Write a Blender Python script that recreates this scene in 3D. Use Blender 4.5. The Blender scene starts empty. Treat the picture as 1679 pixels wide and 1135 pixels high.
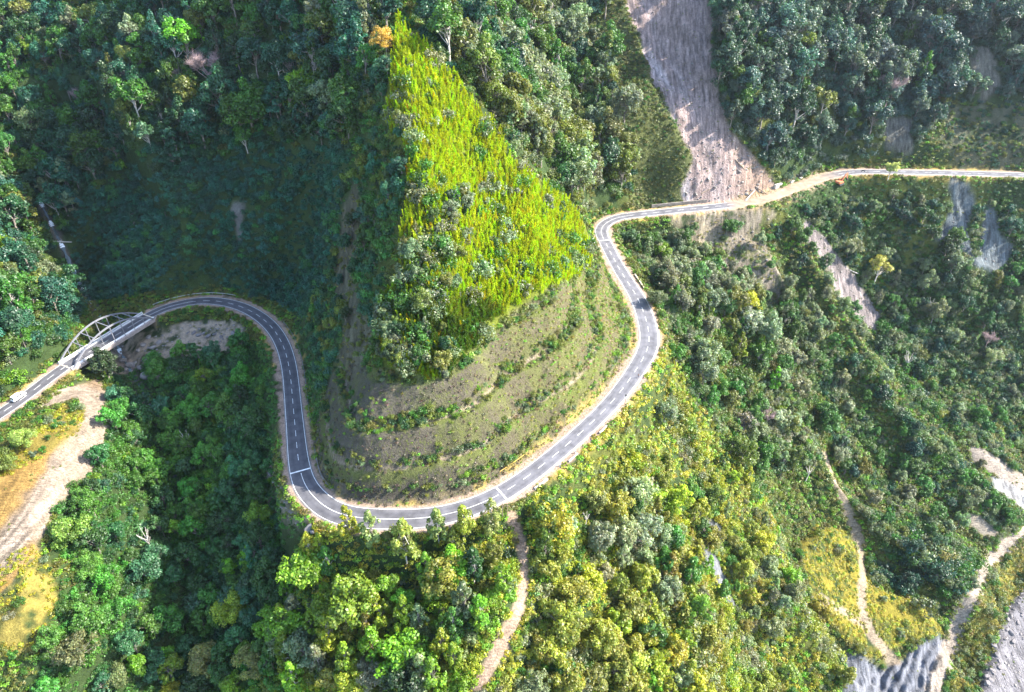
import bpy, bmesh, math, random
import numpy as np
from mathutils import Vector, Matrix

# ------------------------------------------------------------------ camera, sky, sun, exposure
SC = bpy.context.scene
COL = SC.collection
W0, H0, F0 = 1679.0, 1135.0, 1114.0
CAMZ = 149.0
PITCH = math.radians(36.0)
SP, CP_ = math.sin(PITCH), math.cos(PITCH)
cam_d = bpy.data.cameras.new('camera')
cam_d.sensor_width = 36.0
cam_d.lens = 36.0 * F0 / W0
cam_d.clip_start = 0.5
cam_d.clip_end = 4000
cam = bpy.data.objects.new('camera', cam_d)
COL.objects.link(cam)
cam.location = (0, 0, CAMZ)
cam.rotation_euler = (math.radians(90) - PITCH, 0, 0)
SC.camera = cam

SUN_EL, SUN_AZ = math.radians(40), math.radians(4)     # azimuth measured from +X towards +Y
world = bpy.data.worlds.new('World')
SC.world = world
world.use_nodes = True
wn = world.node_tree.nodes
sky = wn.new('ShaderNodeTexSky')
sky.sky_type = 'NISHITA'
sky.sun_disc = False
sky.sun_elevation = SUN_EL
sky.sun_rotation = math.radians(90) - SUN_AZ
sky.air_density = 1.0
sky.dust_density = 1.0
world.node_tree.links.new(sky.outputs[0], wn['Background'].inputs['Color'])
wn['Background'].inputs['Strength'].default_value = 0.15
sun_d = bpy.data.lights.new('sun', 'SUN')
sun_d.energy = 4.1
sun_d.angle = math.radians(0.5)
sun_d.color = (1.0, 0.94, 0.83)
sun = bpy.data.objects.new('sun', sun_d)
COL.objects.link(sun)
sdir = Vector((math.cos(SUN_EL) * math.cos(SUN_AZ), math.cos(SUN_EL) * math.sin(SUN_AZ), math.sin(SUN_EL)))
sun.rotation_euler = sdir.to_track_quat('Z', 'Y').to_euler()
sun.location = (200, 50, 300)
SC.view_settings.view_transform = 'Standard'
SC.view_settings.look = 'None'
SC.view_settings.exposure = 2.2
SC.view_settings.gamma = 1.0
SC.view_settings.use_curve_mapping = False

rng = np.random.default_rng(11)
R = random.Random(5)

# ------------------------------------------------------------------ picture <-> world helpers
def pix(u, v, z):
    a, b = (u - W0 / 2) / F0, (v - H0 / 2) / F0
    t = (CAMZ - z) / (SP + b * CP_)
    return np.array((a * t, t * (CP_ - b * SP), z))

def project(x, y, z):
    dz = z - CAMZ
    dep = y * CP_ - dz * SP
    dep = np.where(dep > 1, dep, 1)
    up = y * SP + dz * CP_
    return W0 / 2 + F0 * x / dep, H0 / 2 - F0 * up / dep, dep

# ------------------------------------------------------------------ noise
def vnoise(x, y, seed):
    r = np.random.default_rng(seed).random((256, 256))
    xi, yi = np.floor(x).astype(int), np.floor(y).astype(int)
    fx, fy = x - xi, y - yi
    fx, fy = fx * fx * (3 - 2 * fx), fy * fy * (3 - 2 * fy)
    a, b = r[xi & 255, yi & 255], r[(xi + 1) & 255, yi & 255]
    c, d = r[xi & 255, (yi + 1) & 255], r[(xi + 1) & 255, (yi + 1) & 255]
    return (a * (1 - fx) + b * fx) * (1 - fy) + (c * (1 - fx) + d * fx) * fy * 1.0

def fbm(x, y, seed, octv=4):
    s, a, t = 0, 1.0, 0
    for k in range(octv):
        s = s + a * (vnoise(x * 2 ** k, y * 2 ** k, seed + k) - 0.5)
        t += a
        a *= 0.5
    return s / t * 2

def sstep(a, b, x):
    t = np.clip((x - a) / (b - a), 0, 1)
    return t * t * (3 - 2 * t)

# ------------------------------------------------------------------ road centre line
ROAD = [(-110, 760, -9), (-40, 706, -9), (35, 655, -8.5), (100, 606, -8), (150, 575, -8), (245, 517, -7.5), (285, 501, -7.5),
        (330, 493, -7.3), (370, 496, -7), (405, 507, -6.6), (437, 528, -6.2), (460, 558, -5.5), (474, 602, -4.6),
        (482, 680, -3), (491, 765, -1.5), (507, 806, -0.8), (545, 838, -0.3), (600, 850, 0), (700, 849, 0.4),
        (780, 829, 0.9), (850, 792, 1.6), (930, 729, 2.8), (998, 665, 4.2), (1042, 608, 5.5), (1063, 568, 6.5),
        (1062, 535, 7.2), (1046, 490, 8.2), (1015, 440, 9.5), (993, 398, 10.6), (985, 380, 11), (992, 367, 11.3),
        (1012, 357, 11.7), (1045, 352, 12.2), (1110, 345, 13), (1180, 338, 14), (1255, 326, 15.3), (1305, 308, 16.5),
        (1350, 291, 17.7), (1400, 282, 18.8), (1470, 282, 20), (1570, 284, 21), (1679, 287, 22), (1800, 291, 23), (1950, 296, 24)]
rp = np.array([pix(*p) for p in ROAD])

def catmull(P, step):
    P = np.asarray(P, float)
    Q = np.vstack([2 * P[0] - P[1], P, 2 * P[-1] - P[-2]])
    out = []
    for i in range(1, len(Q) - 2):
        p0, p1, p2, p3 = Q[i - 1:i + 3]
        n = max(2, int(np.linalg.norm(p2 - p1) / step * 4))
        t = np.linspace(0, 1, n, endpoint=False)[:, None]
        out.append(0.5 * (2 * p1 + (p2 - p0) * t + (2 * p0 - 5 * p1 + 4 * p2 - p3) * t ** 2 + (3 * p1 - p0 - 3 * p2 + p3) * t ** 3))
    out.append(Q[-2][None])
    out = np.vstack(out)
    d = np.r_[0, np.cumsum(np.linalg.norm(np.diff(out, axis=0), axis=1))]
    s = np.arange(0, d[-1], step)
    return np.stack([np.interp(s, d, out[:, k]) for k in range(out.shape[1])], 1)

def smooth_line(P, n):
    P = P.copy()
    for _ in range(n):
        P[1:-1] = (P[:-2] + 2 * P[1:-1] + P[2:]) / 4
    return P

RC = smooth_line(catmull(rp, 1.0), 14)              # centre line, one point a metre
RT = np.gradient(RC, axis=0)
RT[:, 2] = 0
RT /= np.linalg.norm(RT, axis=1)[:, None]
RN = np.stack([-RT[:, 1], RT[:, 0], 0 * RT[:, 0]], 1)   # to the left of travel (hill side on the spur)

def road_at(u, v):
    uu, vv, _ = project(RC[:, 0], RC[:, 1], RC[:, 2])
    return int(np.argmin((uu - u) ** 2 + (vv - v) ** 2))
I_B0, I_B1 = road_at(106, 602), road_at(243, 518)       # the bridge span

# ------------------------------------------------------------------ relief: thin plate through known heights
CTRL = [
 # spur: nose, face, ridge
 (700,620,29),(700,540,38),(700,450,48),(700,350,62),(690,250,76),(680,150,88),(650,60,98),(620,150,86),(645,300,68),
 (800,330,54),(800,450,41),(810,210,72),(850,230,64),(950,350,31),(970,430,21),(900,640,15),(900,560,25),(900,490,33),
 (900,400,42),(1000,560,13),(800,560,30),(800,660,20),(700,740,13),(600,780,8),(600,700,20),(530,700,9),(560,550,21),(600,400,43),
 (640,640,26),(620,540,33),(950,480,22),(1000,480,14),(850,700,10),
 (550,250,60),(560,100,84),(530,400,24),(600,250,68),(740,60,95),(850,100,80),(900,200,56),(950,250,34),
 (985,345,19),(960,230,37),(900,50,77),(760,0,99),(600,0,103),(690,0,104),
 # amphitheatre behind the bridge loop
 (350,475,-6.5),(300,400,13),(300,250,42),(450,350,24),(450,200,56),(450,450,0),(500,400,14),(480,520,-2),(300,120,70),(300,0,95),(450,50,88),(430,410,10),
 (150,250,38),(150,100,66),(20,150,54),(0,0,84),(150,0,88),(150,480,-20),(130,440,-13),(105,400,-2),(200,420,0),(200,330,24),
 # left hillside
 (0,300,45),(50,500,9),(0,450,22),(0,580,1),(50,400,22),(20,310,42),(105,500,-3),(110,560,-7),
 # below the bridge, ravine, turnout
 (230,570,-16),(205,600,-17),(300,560,-12),(390,540,-9),(300,700,-27),(300,850,-42),(350,1000,-55),(300,1135,-62),(250,640,-20),
 (80,780,-12),(0,900,-17),(0,760,-10),(120,670,-9),(160,730,-12),(50,1050,-30),(150,950,-29),(150,850,-20),(200,780,-24),(0,1000,-24),(20,1135,-42),(150,1100,-46),
 (400,800,-23),(420,650,-11),(430,900,-24),(380,720,-18),
 # spur below the bend
 (700,930,-9),(700,1000,-16),(700,1080,-25),(500,930,-15),(480,1080,-34),(860,930,-8),(845,1010,-12.5),(780,1135,-22),(900,900,-9),(900,1080,-24),
 (600,1130,-32),(1000,900,-20),(1000,1080,-35),(1100,1000,-40),(1100,750,-20),(1000,770,-8),(1080,650,-6),(900,1135,-30),
 # right flank down to the river
 (1200,700,-30),(1200,750,-37),(1200,600,-19),(1200,520,-6),(1130,560,-3),(1100,450,-7),(1060,430,4),(1200,900,-54),(1300,1000,-68),(1300,750,-56),(1300,650,-43),(1300,880,-66),
 (1300,420,-5),(1300,520,-25),(1200,420,-3),(1450,450,-18),(1600,400,-5),(1600,550,-40),(1600,680,-62),(1450,650,-55),(1450,550,-38),(1400,750,-66),(1550,800,-75),
 (1420,900,-78),(1600,960,-86),(1679,870,-86),(1660,1060,-96),(1400,1080,-86),(1550,1100,-92),(1250,1080,-74),(1679,780,-80),(1679,650,-64),(1480,1000,-84),
 # mountain above the far road
 (1090,100,65),(1150,200,46),(1090,0,88),(1250,250,32),(1250,100,67),(1250,0,90),(1450,200,39),(1450,80,66),(1600,100,64),(1600,200,39),(1600,0,87),(1450,0,86),(1040,200,46),(1060,320,15),(1000,100,62),(1330,255,25),
]
EXTRA = [(-250,450,150),(-60,420,185),(110,470,160),(280,470,150),(-330,300,110),(-300,190,40),(340,330,50),(400,420,130),(330,200,-80),(0,40,-70),(-90,40,-80),(160,60,-106),(-200,80,-50),(-230,140,-16),
         (0,-150,-95),(250,-100,-100),(-300,-100,-60),(-400,100,20),(500,150,-80),(240,110,-98),(-40,340,150),(-48,300,128),(300,140,-95)]
cp = np.array([pix(*p) for p in CTRL] + [np.array(p, float) for p in EXTRA])
sel = np.arange(0, len(RC), 7)
sel = sel[(sel < I_B0 - 3) | (sel > I_B1 + 3)]
cp = np.vstack([cp, RC[sel]])

def tps_fit(P, lam):
    n = len(P)
    d = np.hypot(P[:, None, 0] - P[None, :, 0], P[:, None, 1] - P[None, :, 1]) / 100
    K = np.where(d > 0, d * d * np.log(d + 1e-9), 0) + lam * np.eye(n)
    A = np.zeros((n + 3, n + 3))
    A[:n, :n] = K
    A[:n, n] = 1
    A[:n, n + 1:] = P[:, :2] / 100
    A[n:, :n] = A[:n, n:].T
    return np.linalg.solve(A, np.r_[P[:, 2], 0, 0, 0])

def tps_eval(P, w, x, y):
    out = np.empty(x.size)
    xf, yf = x.ravel(), y.ravel()
    for i in range(0, x.size, 8000):
        d = np.hypot(xf[i:i + 8000, None] - P[None, :, 0], yf[i:i + 8000, None] - P[None, :, 1]) / 100
        out[i:i + 8000] = (d * d * np.log(d + 1e-9)) @ w[:len(P)] + w[-3] + (w[-2] * xf[i:i + 8000] + w[-1] * yf[i:i + 8000]) / 100
    return out.reshape(x.shape)
tw = tps_fit(cp, 0.0012)
GX = np.arange(-460, 521, 4.0)
GY = np.arange(-160, 561, 4.0)
gx, gy = np.meshgrid(GX, GY)
GZ = tps_eval(cp, tw, gx, gy)

def bil(G, x0, y0, st, x, y):
    fx = np.clip((x - x0) / st, 0, G.shape[1] - 1.001)
    fy = np.clip((y - y0) / st, 0, G.shape[0] - 1.001)
    i, j = fx.astype(int), fy.astype(int)
    a, b = fx - i, fy - j
    return (G[j, i] * (1 - a) + G[j, i + 1] * a) * (1 - b) + (G[j + 1, i] * (1 - a) + G[j + 1, i + 1] * a) * b

# ------------------------------------------------------------------ zones, traced in the picture, used where they fall on the relief
ZONE = {
 'landslide': [(1012,-40),(1166,-40),(1178,150),(1200,215),(1245,270),(1285,312),(1240,332),(1120,342),(1112,310),(1135,262),(1100,190),(1068,130),(1045,60)],
 'grass_strip': [(962,40),(1012,-10),(1045,60),(1068,130),(1100,190),(1135,262),(1112,310),(1120,342),(1030,345),(1035,290),(1030,230),(1000,150)],
 'cane': [(655,35),(672,60),(700,90),(760,150),(812,210),(835,262),(905,315),(958,368),(972,412),(965,442),(905,472),(835,512),(795,560),(745,612),(705,625),(640,605),(612,570),(625,500),(660,440),(650,400),(672,330),(668,270),(640,210),(632,150),(645,90)],
 'cut': [(556,590),(600,600),(640,612),(705,630),(795,570),(835,520),(905,480),(965,448),(1000,415),(1020,445),(1048,500),(1054,560),(1035,612),(960,690),(850,785),(750,840),(650,852),(560,818),(520,770),(512,690),(535,640)],
 'flank_bare': [(560,340),(585,300),(602,345),(590,400),(575,450),(590,500),(612,540),(592,610),(556,610),(566,530),(548,450)],
 'scree_a': [(1105,350),(1262,338),(1275,352),(1240,372),(1262,420),(1292,472),(1268,505),(1225,455),(1200,475),(1165,415),(1125,392)],
 'scree_b': [(1318,358),(1340,375),(1368,410),(1400,445),(1430,490),(1448,520),(1440,545),(1405,525),(1375,490),(1348,435),(1325,400)],
 'cliff': [(1560,292),(1592,300),(1600,335),(1585,378),(1602,425),(1612,405),(1608,360),(1616,328),(1640,378),(1664,410),(1632,448),(1604,440),(1572,404),(1532,396),(1560,345)],
 'outcrop': [(1152,842),(1182,860),(1200,892),(1182,890),(1160,865)],
 'outcrop2': [(1140,884),(1165,905),(1186,935),(1196,968),(1212,1000),(1200,1000),(1180,960),(1158,930)],
 'terraced_far': [(1555,175),(1700,165),(1700,280),(1560,278),(1540,230)],
 'scar_far': [(1590,80),(1625,75),(1640,140),(1610,170),(1600,130)],
 'scar_far2': [(1450,190),(1500,195),(1495,255),(1455,250)],
 'scar_shrub': [(380,330),(400,332),(399,352),(394,390),(388,400),(384,365)],
 'turnout': [(75,668),(120,632),(160,622),(180,640),(170,690),(168,755),(120,800),(84,850),(60,905),(10,965),(-80,1010),(-80,800),(0,778),(75,742),(118,712),(142,682),(128,655)],
 'yellow_left': [(60,700),(110,660),(140,665),(140,690),(100,735),(20,775),(-80,800),(-80,740),(20,735)],
 'yellow_low': [(-80,930),(60,895),(90,930),(95,1010),(60,1070),(-80,1080)],
 'stream_rocks': [(190,560),(225,545),(290,530),(380,525),(410,545),(390,575),(330,585),(260,592),(215,612),(185,620),(170,590)],
 'valley_grass': [(1310,890),(1340,860),(1390,870),(1430,960),(1500,985),(1545,1040),(1490,1050),(1420,1085),(1380,1040),(1330,980)],
 'bank_grass': [(1640,905),(1700,880),(1700,940),(1660,985),(1622,1060),(1600,1140),(1545,1140),(1580,1050),(1610,965)],
 'river': [(1720,900),(1664,985),(1636,1040),(1610,1100),(1590,1200),(2300,1250),(2300,820),(1900,850)],
 'quarry': [(1386,1072),(1420,1078),(1440,1095),(1475,1080),(1508,1056),(1540,1045),(1556,1060),(1540,1140),(1380,1145),(1392,1110)],
 'sand_patch': [(1588,730),(1640,750),(1690,790),(1690,815),(1640,790),(1600,760)],
 'white_rock': [(1622,786),(1650,788),(1690,815),(1690,845),(1655,820),(1630,806)],
 'sand_patch2': [(1575,835),(1610,845),(1650,880),(1630,888),(1590,862)],
 'edge_rocks': [(428,750),(450,770),(470,820),(515,860),(480,860),(440,830)],
 'bare_bank': [(1095,345),(1140,350),(1175,400),(1160,420),(1110,380)],
}

def inpoly(poly, u, v):
    res = np.zeros(u.shape, bool)
    xs, ys = [p[0] for p in poly], [p[1] for p in poly]
    m = (u >= min(xs)) & (u <= max(xs)) & (v >= min(ys)) & (v <= max(ys))
    if not m.any():
        return res
    uu, vv = u[m], v[m]
    r = np.zeros(uu.shape, bool)
    n = len(poly)
    for i in range(n):
        x1, y1 = poly[i]
        x2, y2 = poly[(i + 1) % n]
        if y1 != y2:
            r ^= ((y1 > vv) != (y2 > vv)) & (uu < (x2 - x1) * (vv - y1) / (y2 - y1) + x1)
    res[m] = r
    return res

# ------------------------------------------------------------------ the relief itself
def lines(a, b, st, lo, hi, grow):
    mid = np.arange(a, b + 0.01, st)
    left, right, s = [], [], st
    x = a
    while x > lo:
        s *= grow
        x -= s
        left.append(x)
    s, x = st, mid[-1]
    while x < hi:
        s *= grow
        x += s
        right.append(x)
    return np.r_[left[::-1], mid, right]

def line_dist(P, x, y, chunk=4000):
    """distance to a dense polyline and the index of its nearest point"""
    d = np.full(x.shape, 1e6)
    k = np.zeros(x.shape, int)
    xm, ym = x.ravel(), y.ravel()
    df, kf = d.ravel(), k.ravel()
    ok = np.where((xm > P[:, 0].min() - 45) & (xm < P[:, 0].max() + 45) & (ym > P[:, 1].min() - 45) & (ym < P[:, 1].max() + 45))[0]
    for i in range(0, len(ok), chunk):
        s = ok[i:i + chunk]
        dd = (xm[s, None] - P[None, :, 0]) ** 2 + (ym[s, None] - P[None, :, 1]) ** 2
        a = dd.argmin(1)
        kf[s] = a
        df[s] = np.sqrt(dd[np.arange(len(s)), a])
    return df.reshape(x.shape), kf.reshape(x.shape)

STREAM = catmull(np.array([(-232, 312, 10), (-216, 292, -1), (-206, 279, -12), (-192, 262, -16), (-175, 243, -18.5), (-162, 226, -20), (-150, 211, -21),
                           (-140, 199, -23), (-130, 186, -28), (-120, 168, -37), (-112, 150, -46), (-104, 128, -56), (-98, 100, -66), (-80, 40, -82)], float), 1.0)
XS = lines(-236, 268, 0.7, -620, 680, 1.07)
YS = lines(72, 402, 0.7, -330, 760, 1.07)
X, Y = np.meshgrid(XS, YS)
Z = bil(GZ, -460, -160, 4.0, X, Y)
U, V, D = project(X, Y, Z)
wu = U + 10 * fbm(X / 9, Y / 9, 3)
wv = V + 8 * fbm(X / 9, Y / 9, 33)
ZM = {k: inpoly(p, wu, wv) for k, p in ZONE.items()}

def soft(mask, n=2):
    m = mask.astype(float)
    for _ in range(n):
        m[1:-1] = (m[:-2] + 2 * m[1:-1] + m[2:]) / 4
        m[:, 1:-1] = (m[:, :-2] + 2 * m[:, 1:-1] + m[:, 2:]) / 4
    return m

RDIST, RIDX = line_dist(RC, X, Y)
SDIST, SIDX = line_dist(STREAM, X, Y)
flat_zone = soft(ZM['turnout'] | ZM['river'] | ZM['valley_grass'] | ZM['cut'], 12)
rough = (1 - 0.85 * flat_zone) * sstep(6, 22, RDIST)
Z = Z + rough * (3.2 * fbm(X / 30, Y / 30, 101) + 1.6 * fbm(X / 11, Y / 11, 105, 3))
# buttresses and runnels that fall towards the river on the right flank
ax = X * 0.72 + Y * 0.69 + 5 * fbm(X / 25, Y / 25, 61)
flank = sstep(60, 110, X) * (1 - sstep(300, 315, Y)) * sstep(10, 28, RDIST) * (1 - soft(ZM['valley_grass'] | ZM['river'], 12))
Z = Z + flank * (4.0 - 17.0 * np.abs(fbm(ax / 36, (Y - X) / 190, 71, 3)) ** 0.85)
# landslide chute
ls = soft(ZM['landslide'], 6)
lx = X + 0.28 * (Y - 300)
Z = Z - ls * (4.5 + 3.6 * fbm(lx / 9 + 0.5 * fbm(X / 14, Y / 14, 82), Y / 50, 81, 5)) * sstep(4, 14, RDIST)
Z = Z + ls * (0.8 + 1.3 * (1 - sstep(300, 345, Y))) * fbm(X / 4.0, Y / 4.0, 83, 4) * sstep(4, 9, RDIST)
for zn, sc_, am in (('cliff', 5, 3.0), ('scree_b', 5, 0.9), ('scree_a', 6, 1.6), ('quarry', 0, 0), ('outcrop', 3, 1.5), ('outcrop2', 3, 1.8)):
    if am:
        Z = Z + soft(ZM[zn], 4) * am * fbm((X + 0.25 * Y) / sc_, Y / 30, 91 + int(am * 10), 4)
qz = soft(ZM['quarry'], 4)
qd = X * 0.75 - Y * 0.66 + 5 * fbm(X / 14, Y / 14, 47)
Z = Z + qz * (1.8 * np.abs((qd / 3.4) % 1 - 0.5) * 2 + 2.2 * fbm(X / 7, Y / 7, 48) + 1.2)
# stream gully
Z = np.where(SDIST < 40, np.minimum(Z, STREAM[SIDX, 2] + np.maximum(0, SDIST - 2.5) * 0.95 + 1.2 * fbm(X / 5, Y / 5, 57) * sstep(2, 8, SDIST)), Z)
# benches of the cut, measured up from the road below them
hh = Z - RC[RIDX, 2]
ST_H = 9.0
kk = np.floor(hh / ST_H)
fr = hh / ST_H - kk
bench = ST_H * (kk + np.where(fr < 0.34, fr * 0.03, 0.010 + (fr - 0.34) / 0.66 * 0.99))
cutm = soft(ZM['cut'], 5) * sstep(5, 9, RDIST)
BENCH = (fr > 0.02) & (fr < 0.44) & (hh > 5)
Z = Z + cutm * (bench - hh) + cutm * (0.5 * fbm(X / 3.0, Y / 3.0, 121, 3) + 0.55 * fbm(np.arctan2(Y - 185, X + 5) * 34, Z / 14, 123, 4))
# road bed
zr = RC[RIDX, 2] - 0.12
onbridge = (RIDX > I_B0) & (RIDX < I_B1)
wr = 1 - sstep(5.0, 11.0, RDIST + 1.0 * fbm(X / 8, Y / 8, 19))
wr = np.where(onbridge | ((RIDX >= I_B0) & (RIDX <= I_B1) & (SDIST < 12)), 0, wr)
Z = Z * (1 - wr) + zr * wr
Z = np.where(onbridge & (RDIST < 9), np.minimum(Z, RC[RIDX, 2] - 3.0), Z)

U, V, D = project(X, Y, Z)
wu = U + 10 * fbm(X / 9, Y / 9, 3) + 4 * fbm(X / 2.5, Y / 2.5, 5)
wv = V + 8 * fbm(X / 9, Y / 9, 33) + 4 * fbm(X / 2.5, Y / 2.5, 7)
ZM = {k: inpoly(p, wu, wv) for k, p in ZONE.items()}

def regular(field, st=1.0):
    """resample a field of the uneven grid to a plain one for quick lookups"""
    xs, ys = np.arange(-340, 421, st), np.arange(40, 481, st)
    ii = np.clip(np.searchsorted(XS, xs) - 1, 0, len(XS) - 2)
    jj = np.clip(np.searchsorted(YS, ys) - 1, 0, len(YS) - 2)
    a = ((xs - XS[ii]) / (XS[ii + 1] - XS[ii]))[None, :]
    b = ((ys - YS[jj]) / (YS[jj + 1] - YS[jj]))[:, None]
    f = field
    return (f[np.ix_(jj, ii)] * (1 - a) + f[np.ix_(jj, ii + 1)] * a) * (1 - b) + (f[np.ix_(jj + 1, ii)] * (1 - a) + f[np.ix_(jj + 1, ii + 1)] * a) * b
HZ = regular(Z)

def height(x, y):
    return bil(HZ, -340, 40, 1.0, np.asarray(x, float), np.asarray(y, float))

def hit(u, v):
    """where the line of sight through a point of the picture meets the relief"""
    a, b = (u - W0 / 2) / F0, (v - H0 / 2) / F0
    t = np.arange(60, 560, 0.25)
    x, y, z = a * t, t * (CP_ - b * SP), CAMZ - t * (SP + b * CP_)
    below = np.where(height(x, y) > z)[0]
    i = below[0] if len(below) else len(t) - 1
    return np.array((x[i], y[i], z[i]))

# tracks on the relief
def track(pts):
    return smooth_line(catmull(np.array([hit(*p) for p in pts]), 0.7), 8)
T_SPUR = track([(838, 845), (850, 875), (858, 910), (860, 950), (855, 985), (845, 1015), (828, 1050), (808, 1085), (785, 1125)])
T_RIVER = track([(1740, 820), (1679, 872), (1640, 905), (1615, 930), (1602, 965), (1585, 995), (1566, 1030), (1555, 1070), (1545, 1100), (1530, 1134)])
T_VALLEY = track([(1352, 745), (1362, 775), (1380, 810), (1395, 850), (1408, 890), (1414, 930), (1412, 985), (1425, 1030), (1445, 1060), (1470, 1085)])
T_VALLEY2 = track([(1350, 985), (1385, 1005), (1420, 1030), (1440, 1052)])
T_TURN = track([(80, 665), (112, 646), (140, 645), (158, 665), (160, 700), (140, 745), (100, 790), (55, 850), (10, 900), (-60, 960)])

# ------------------------------------------------------------------ node helpers
def new_mat(name):
    m = bpy.data.materials.new(name)
    m.use_nodes = True
    return m, m.node_tree.nodes, m.node_tree.links, m.node_tree.nodes['Principled BSDF']

def noise(N, scale, detail=3, vec=None, L=None, rough=0.55):
    n = N.new('ShaderNodeTexNoise')
    n.inputs['Scale'].default_value = scale
    n.inputs['Detail'].default_value = detail
    n.inputs['Roughness'].default_value = rough
    if vec is not None:
        L.new(vec, n.inputs['Vector'])
    return n.outputs['Fac']

def ramp(N, L, fac, stops):
    r = N.new('ShaderNodeValToRGB')
    e = r.color_ramp.elements
    while len(e) < len(stops):
        e.new(0.5)
    for k, (p, c) in enumerate(stops):
        e[k].position = p
        e[k].color = (c[0], c[1], c[2], 1) if hasattr(c, '__len__') else (c, c, c, 1)
    L.new(fac, r.inputs['Fac'])
    return r.outputs['Color']

def mix(N, L, a, b, fac, mode='MIX'):
    m = N.new('ShaderNodeMix')
    m.data_type = 'RGBA'
    m.blend_type = mode
    for s, val in ((m.inputs[0], fac), (m.inputs[6], a), (m.inputs[7], b)):
        if hasattr(val, 'type') and hasattr(val, 'links'):
            L.new(val, s)
        elif hasattr(val, '__len__'):
            s.default_value = (val[0], val[1], val[2], 1)
        else:
            s.default_value = val if s == m.inputs[0] else (val, val, val, 1)
    return m.outputs[2]

def math_n(N, L, op, a, b=0.0):
    m = N.new('ShaderNodeMath')
    m.operation = op
    for s, val in ((m.inputs[0], a), (m.inputs[1], b)):
        if hasattr(val, 'links'):
            L.new(val, s)
        else:
            s.default_value = val
    return m.outputs[0]

def stretched(N, L, rot, sc):
    tc = N.new('ShaderNodeTexCoord')
    mp = N.new('ShaderNodeMapping')
    mp.inputs['Rotation'].default_value = (0, 0, rot)
    mp.inputs['Scale'].default_value = sc
    L.new(tc.outputs['Object'], mp.inputs['Vector'])
    return mp.outputs['Vector']

def mesh_from(name, verts, faces, mat=None, smooth=False):
    me = bpy.data.meshes.new(name)
    me.from_pydata([tuple(v) for v in verts], [], [tuple(f) for f in faces])
    if mat is not None:
        for mm in (mat if isinstance(mat, (list, tuple)) else [mat]):
            me.materials.append(mm)
    if smooth:
        me.polygons.foreach_set('use_smooth', [True] * len(me.polygons))
    me.validate()
    me.update()
    return me

def link(name, me, parent=None):
    o = bpy.data.objects.new(name, me)
    COL.objects.link(o)
    if parent is not None:
        o.parent = parent
    return o

def set_color(me, name, arr):
    a = me.attributes.new(name, 'FLOAT_COLOR', 'POINT')
    f = np.ones((len(me.vertices), 4), np.float32)
    f[:, :arr.shape[1]] = arr
    a.data.foreach_set('color', f.ravel())

# ------------------------------------------------------------------ terrain mesh
def lay(base, col, m, amount=1.0):
    m = np.clip(m * amount, 0, 1)[..., None]
    return base * (1 - m) + np.array(col) * m
n1, n2, n3 = fbm(X / 20, Y / 20, 201), fbm(X / 4, Y / 4, 211), fbm(X / 1.6, Y / 1.6, 221, 2)
C = np.zeros(X.shape + (3,)) + np.array((0.030, 0.050, 0.016))
C = lay(C, (0.085, 0.095, 0.022), sstep(0.0, 0.5, n1 + 0.4 * n2) * sstep(-100, 40, X))
rock_m = np.zeros(X.shape)
track_m = np.zeros(X.shape)
cut_m = np.zeros(X.shape)
for zn, c, am in (('grass_strip', (0.075, 0.085, 0.03), 0.9), ('cane', (0.10, 0.12, 0.015), 0.9), ('landslide', (0.24, 0.182, 0.168), 1), ('flank_bare', (0.095, 0.085, 0.06), 0.85),
                  ('scree_a', (0.20, 0.165, 0.13), 0.9), ('bare_bank', (0.2, 0.165, 0.11), 0.75), ('scree_b', (0.165, 0.14, 0.135), 1), ('cliff', (0.10, 0.115, 0.125), 0.95), ('outcrop', (0.13, 0.135, 0.145), 1), ('outcrop2', (0.13, 0.135, 0.145), 1),
                  ('terraced_far', (0.085, 0.08, 0.055), 0.7), ('scar_far', (0.15, 0.13, 0.115), 0.7), ('scar_far2', (0.11, 0.10, 0.10), 0.7), ('scar_shrub', (0.15, 0.14, 0.135), 0.8),
                  ('turnout', (0.20, 0.14, 0.09), 1), ('yellow_left', (0.17, 0.13, 0.03), 0.9), ('yellow_low', (0.22, 0.17, 0.04), 0.85), ('stream_rocks', (0.30, 0.235, 0.175), 0.95),
                  ('valley_grass', (0.17, 0.14, 0.02), 0.9), ('bank_grass', (0.17, 0.15, 0.03), 0.9), ('river', (0.15, 0.142, 0.15), 1), ('quarry', (0.14, 0.145, 0.165), 1),
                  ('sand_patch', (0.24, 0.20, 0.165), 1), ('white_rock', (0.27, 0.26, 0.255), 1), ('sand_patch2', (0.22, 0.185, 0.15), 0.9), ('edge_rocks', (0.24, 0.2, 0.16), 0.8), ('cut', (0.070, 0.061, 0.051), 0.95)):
    sm = soft(ZM[zn], 1)
    if zn in ('terraced_far', 'valley_grass', 'yellow_low', 'bare_bank', 'scree_a', 'stream_rocks'):
        sm = sm * sstep(-0.55, 0.15, n2 + 0.5 * n3)
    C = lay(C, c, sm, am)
    if zn in ('landslide', 'scree_a', 'scree_b', 'cliff', 'outcrop', 'outcrop2', 'flank_bare', 'quarry', 'scar_far', 'scar_far2', 'bare_bank', 'white_rock', 'river'):
        rock_m = np.maximum(rock_m, sm)
    if zn in ('turnout', 'sand_patch', 'sand_patch2'):
        track_m = np.maximum(track_m, sm)
    if zn == 'cut':
        cut_m = sm
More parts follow.
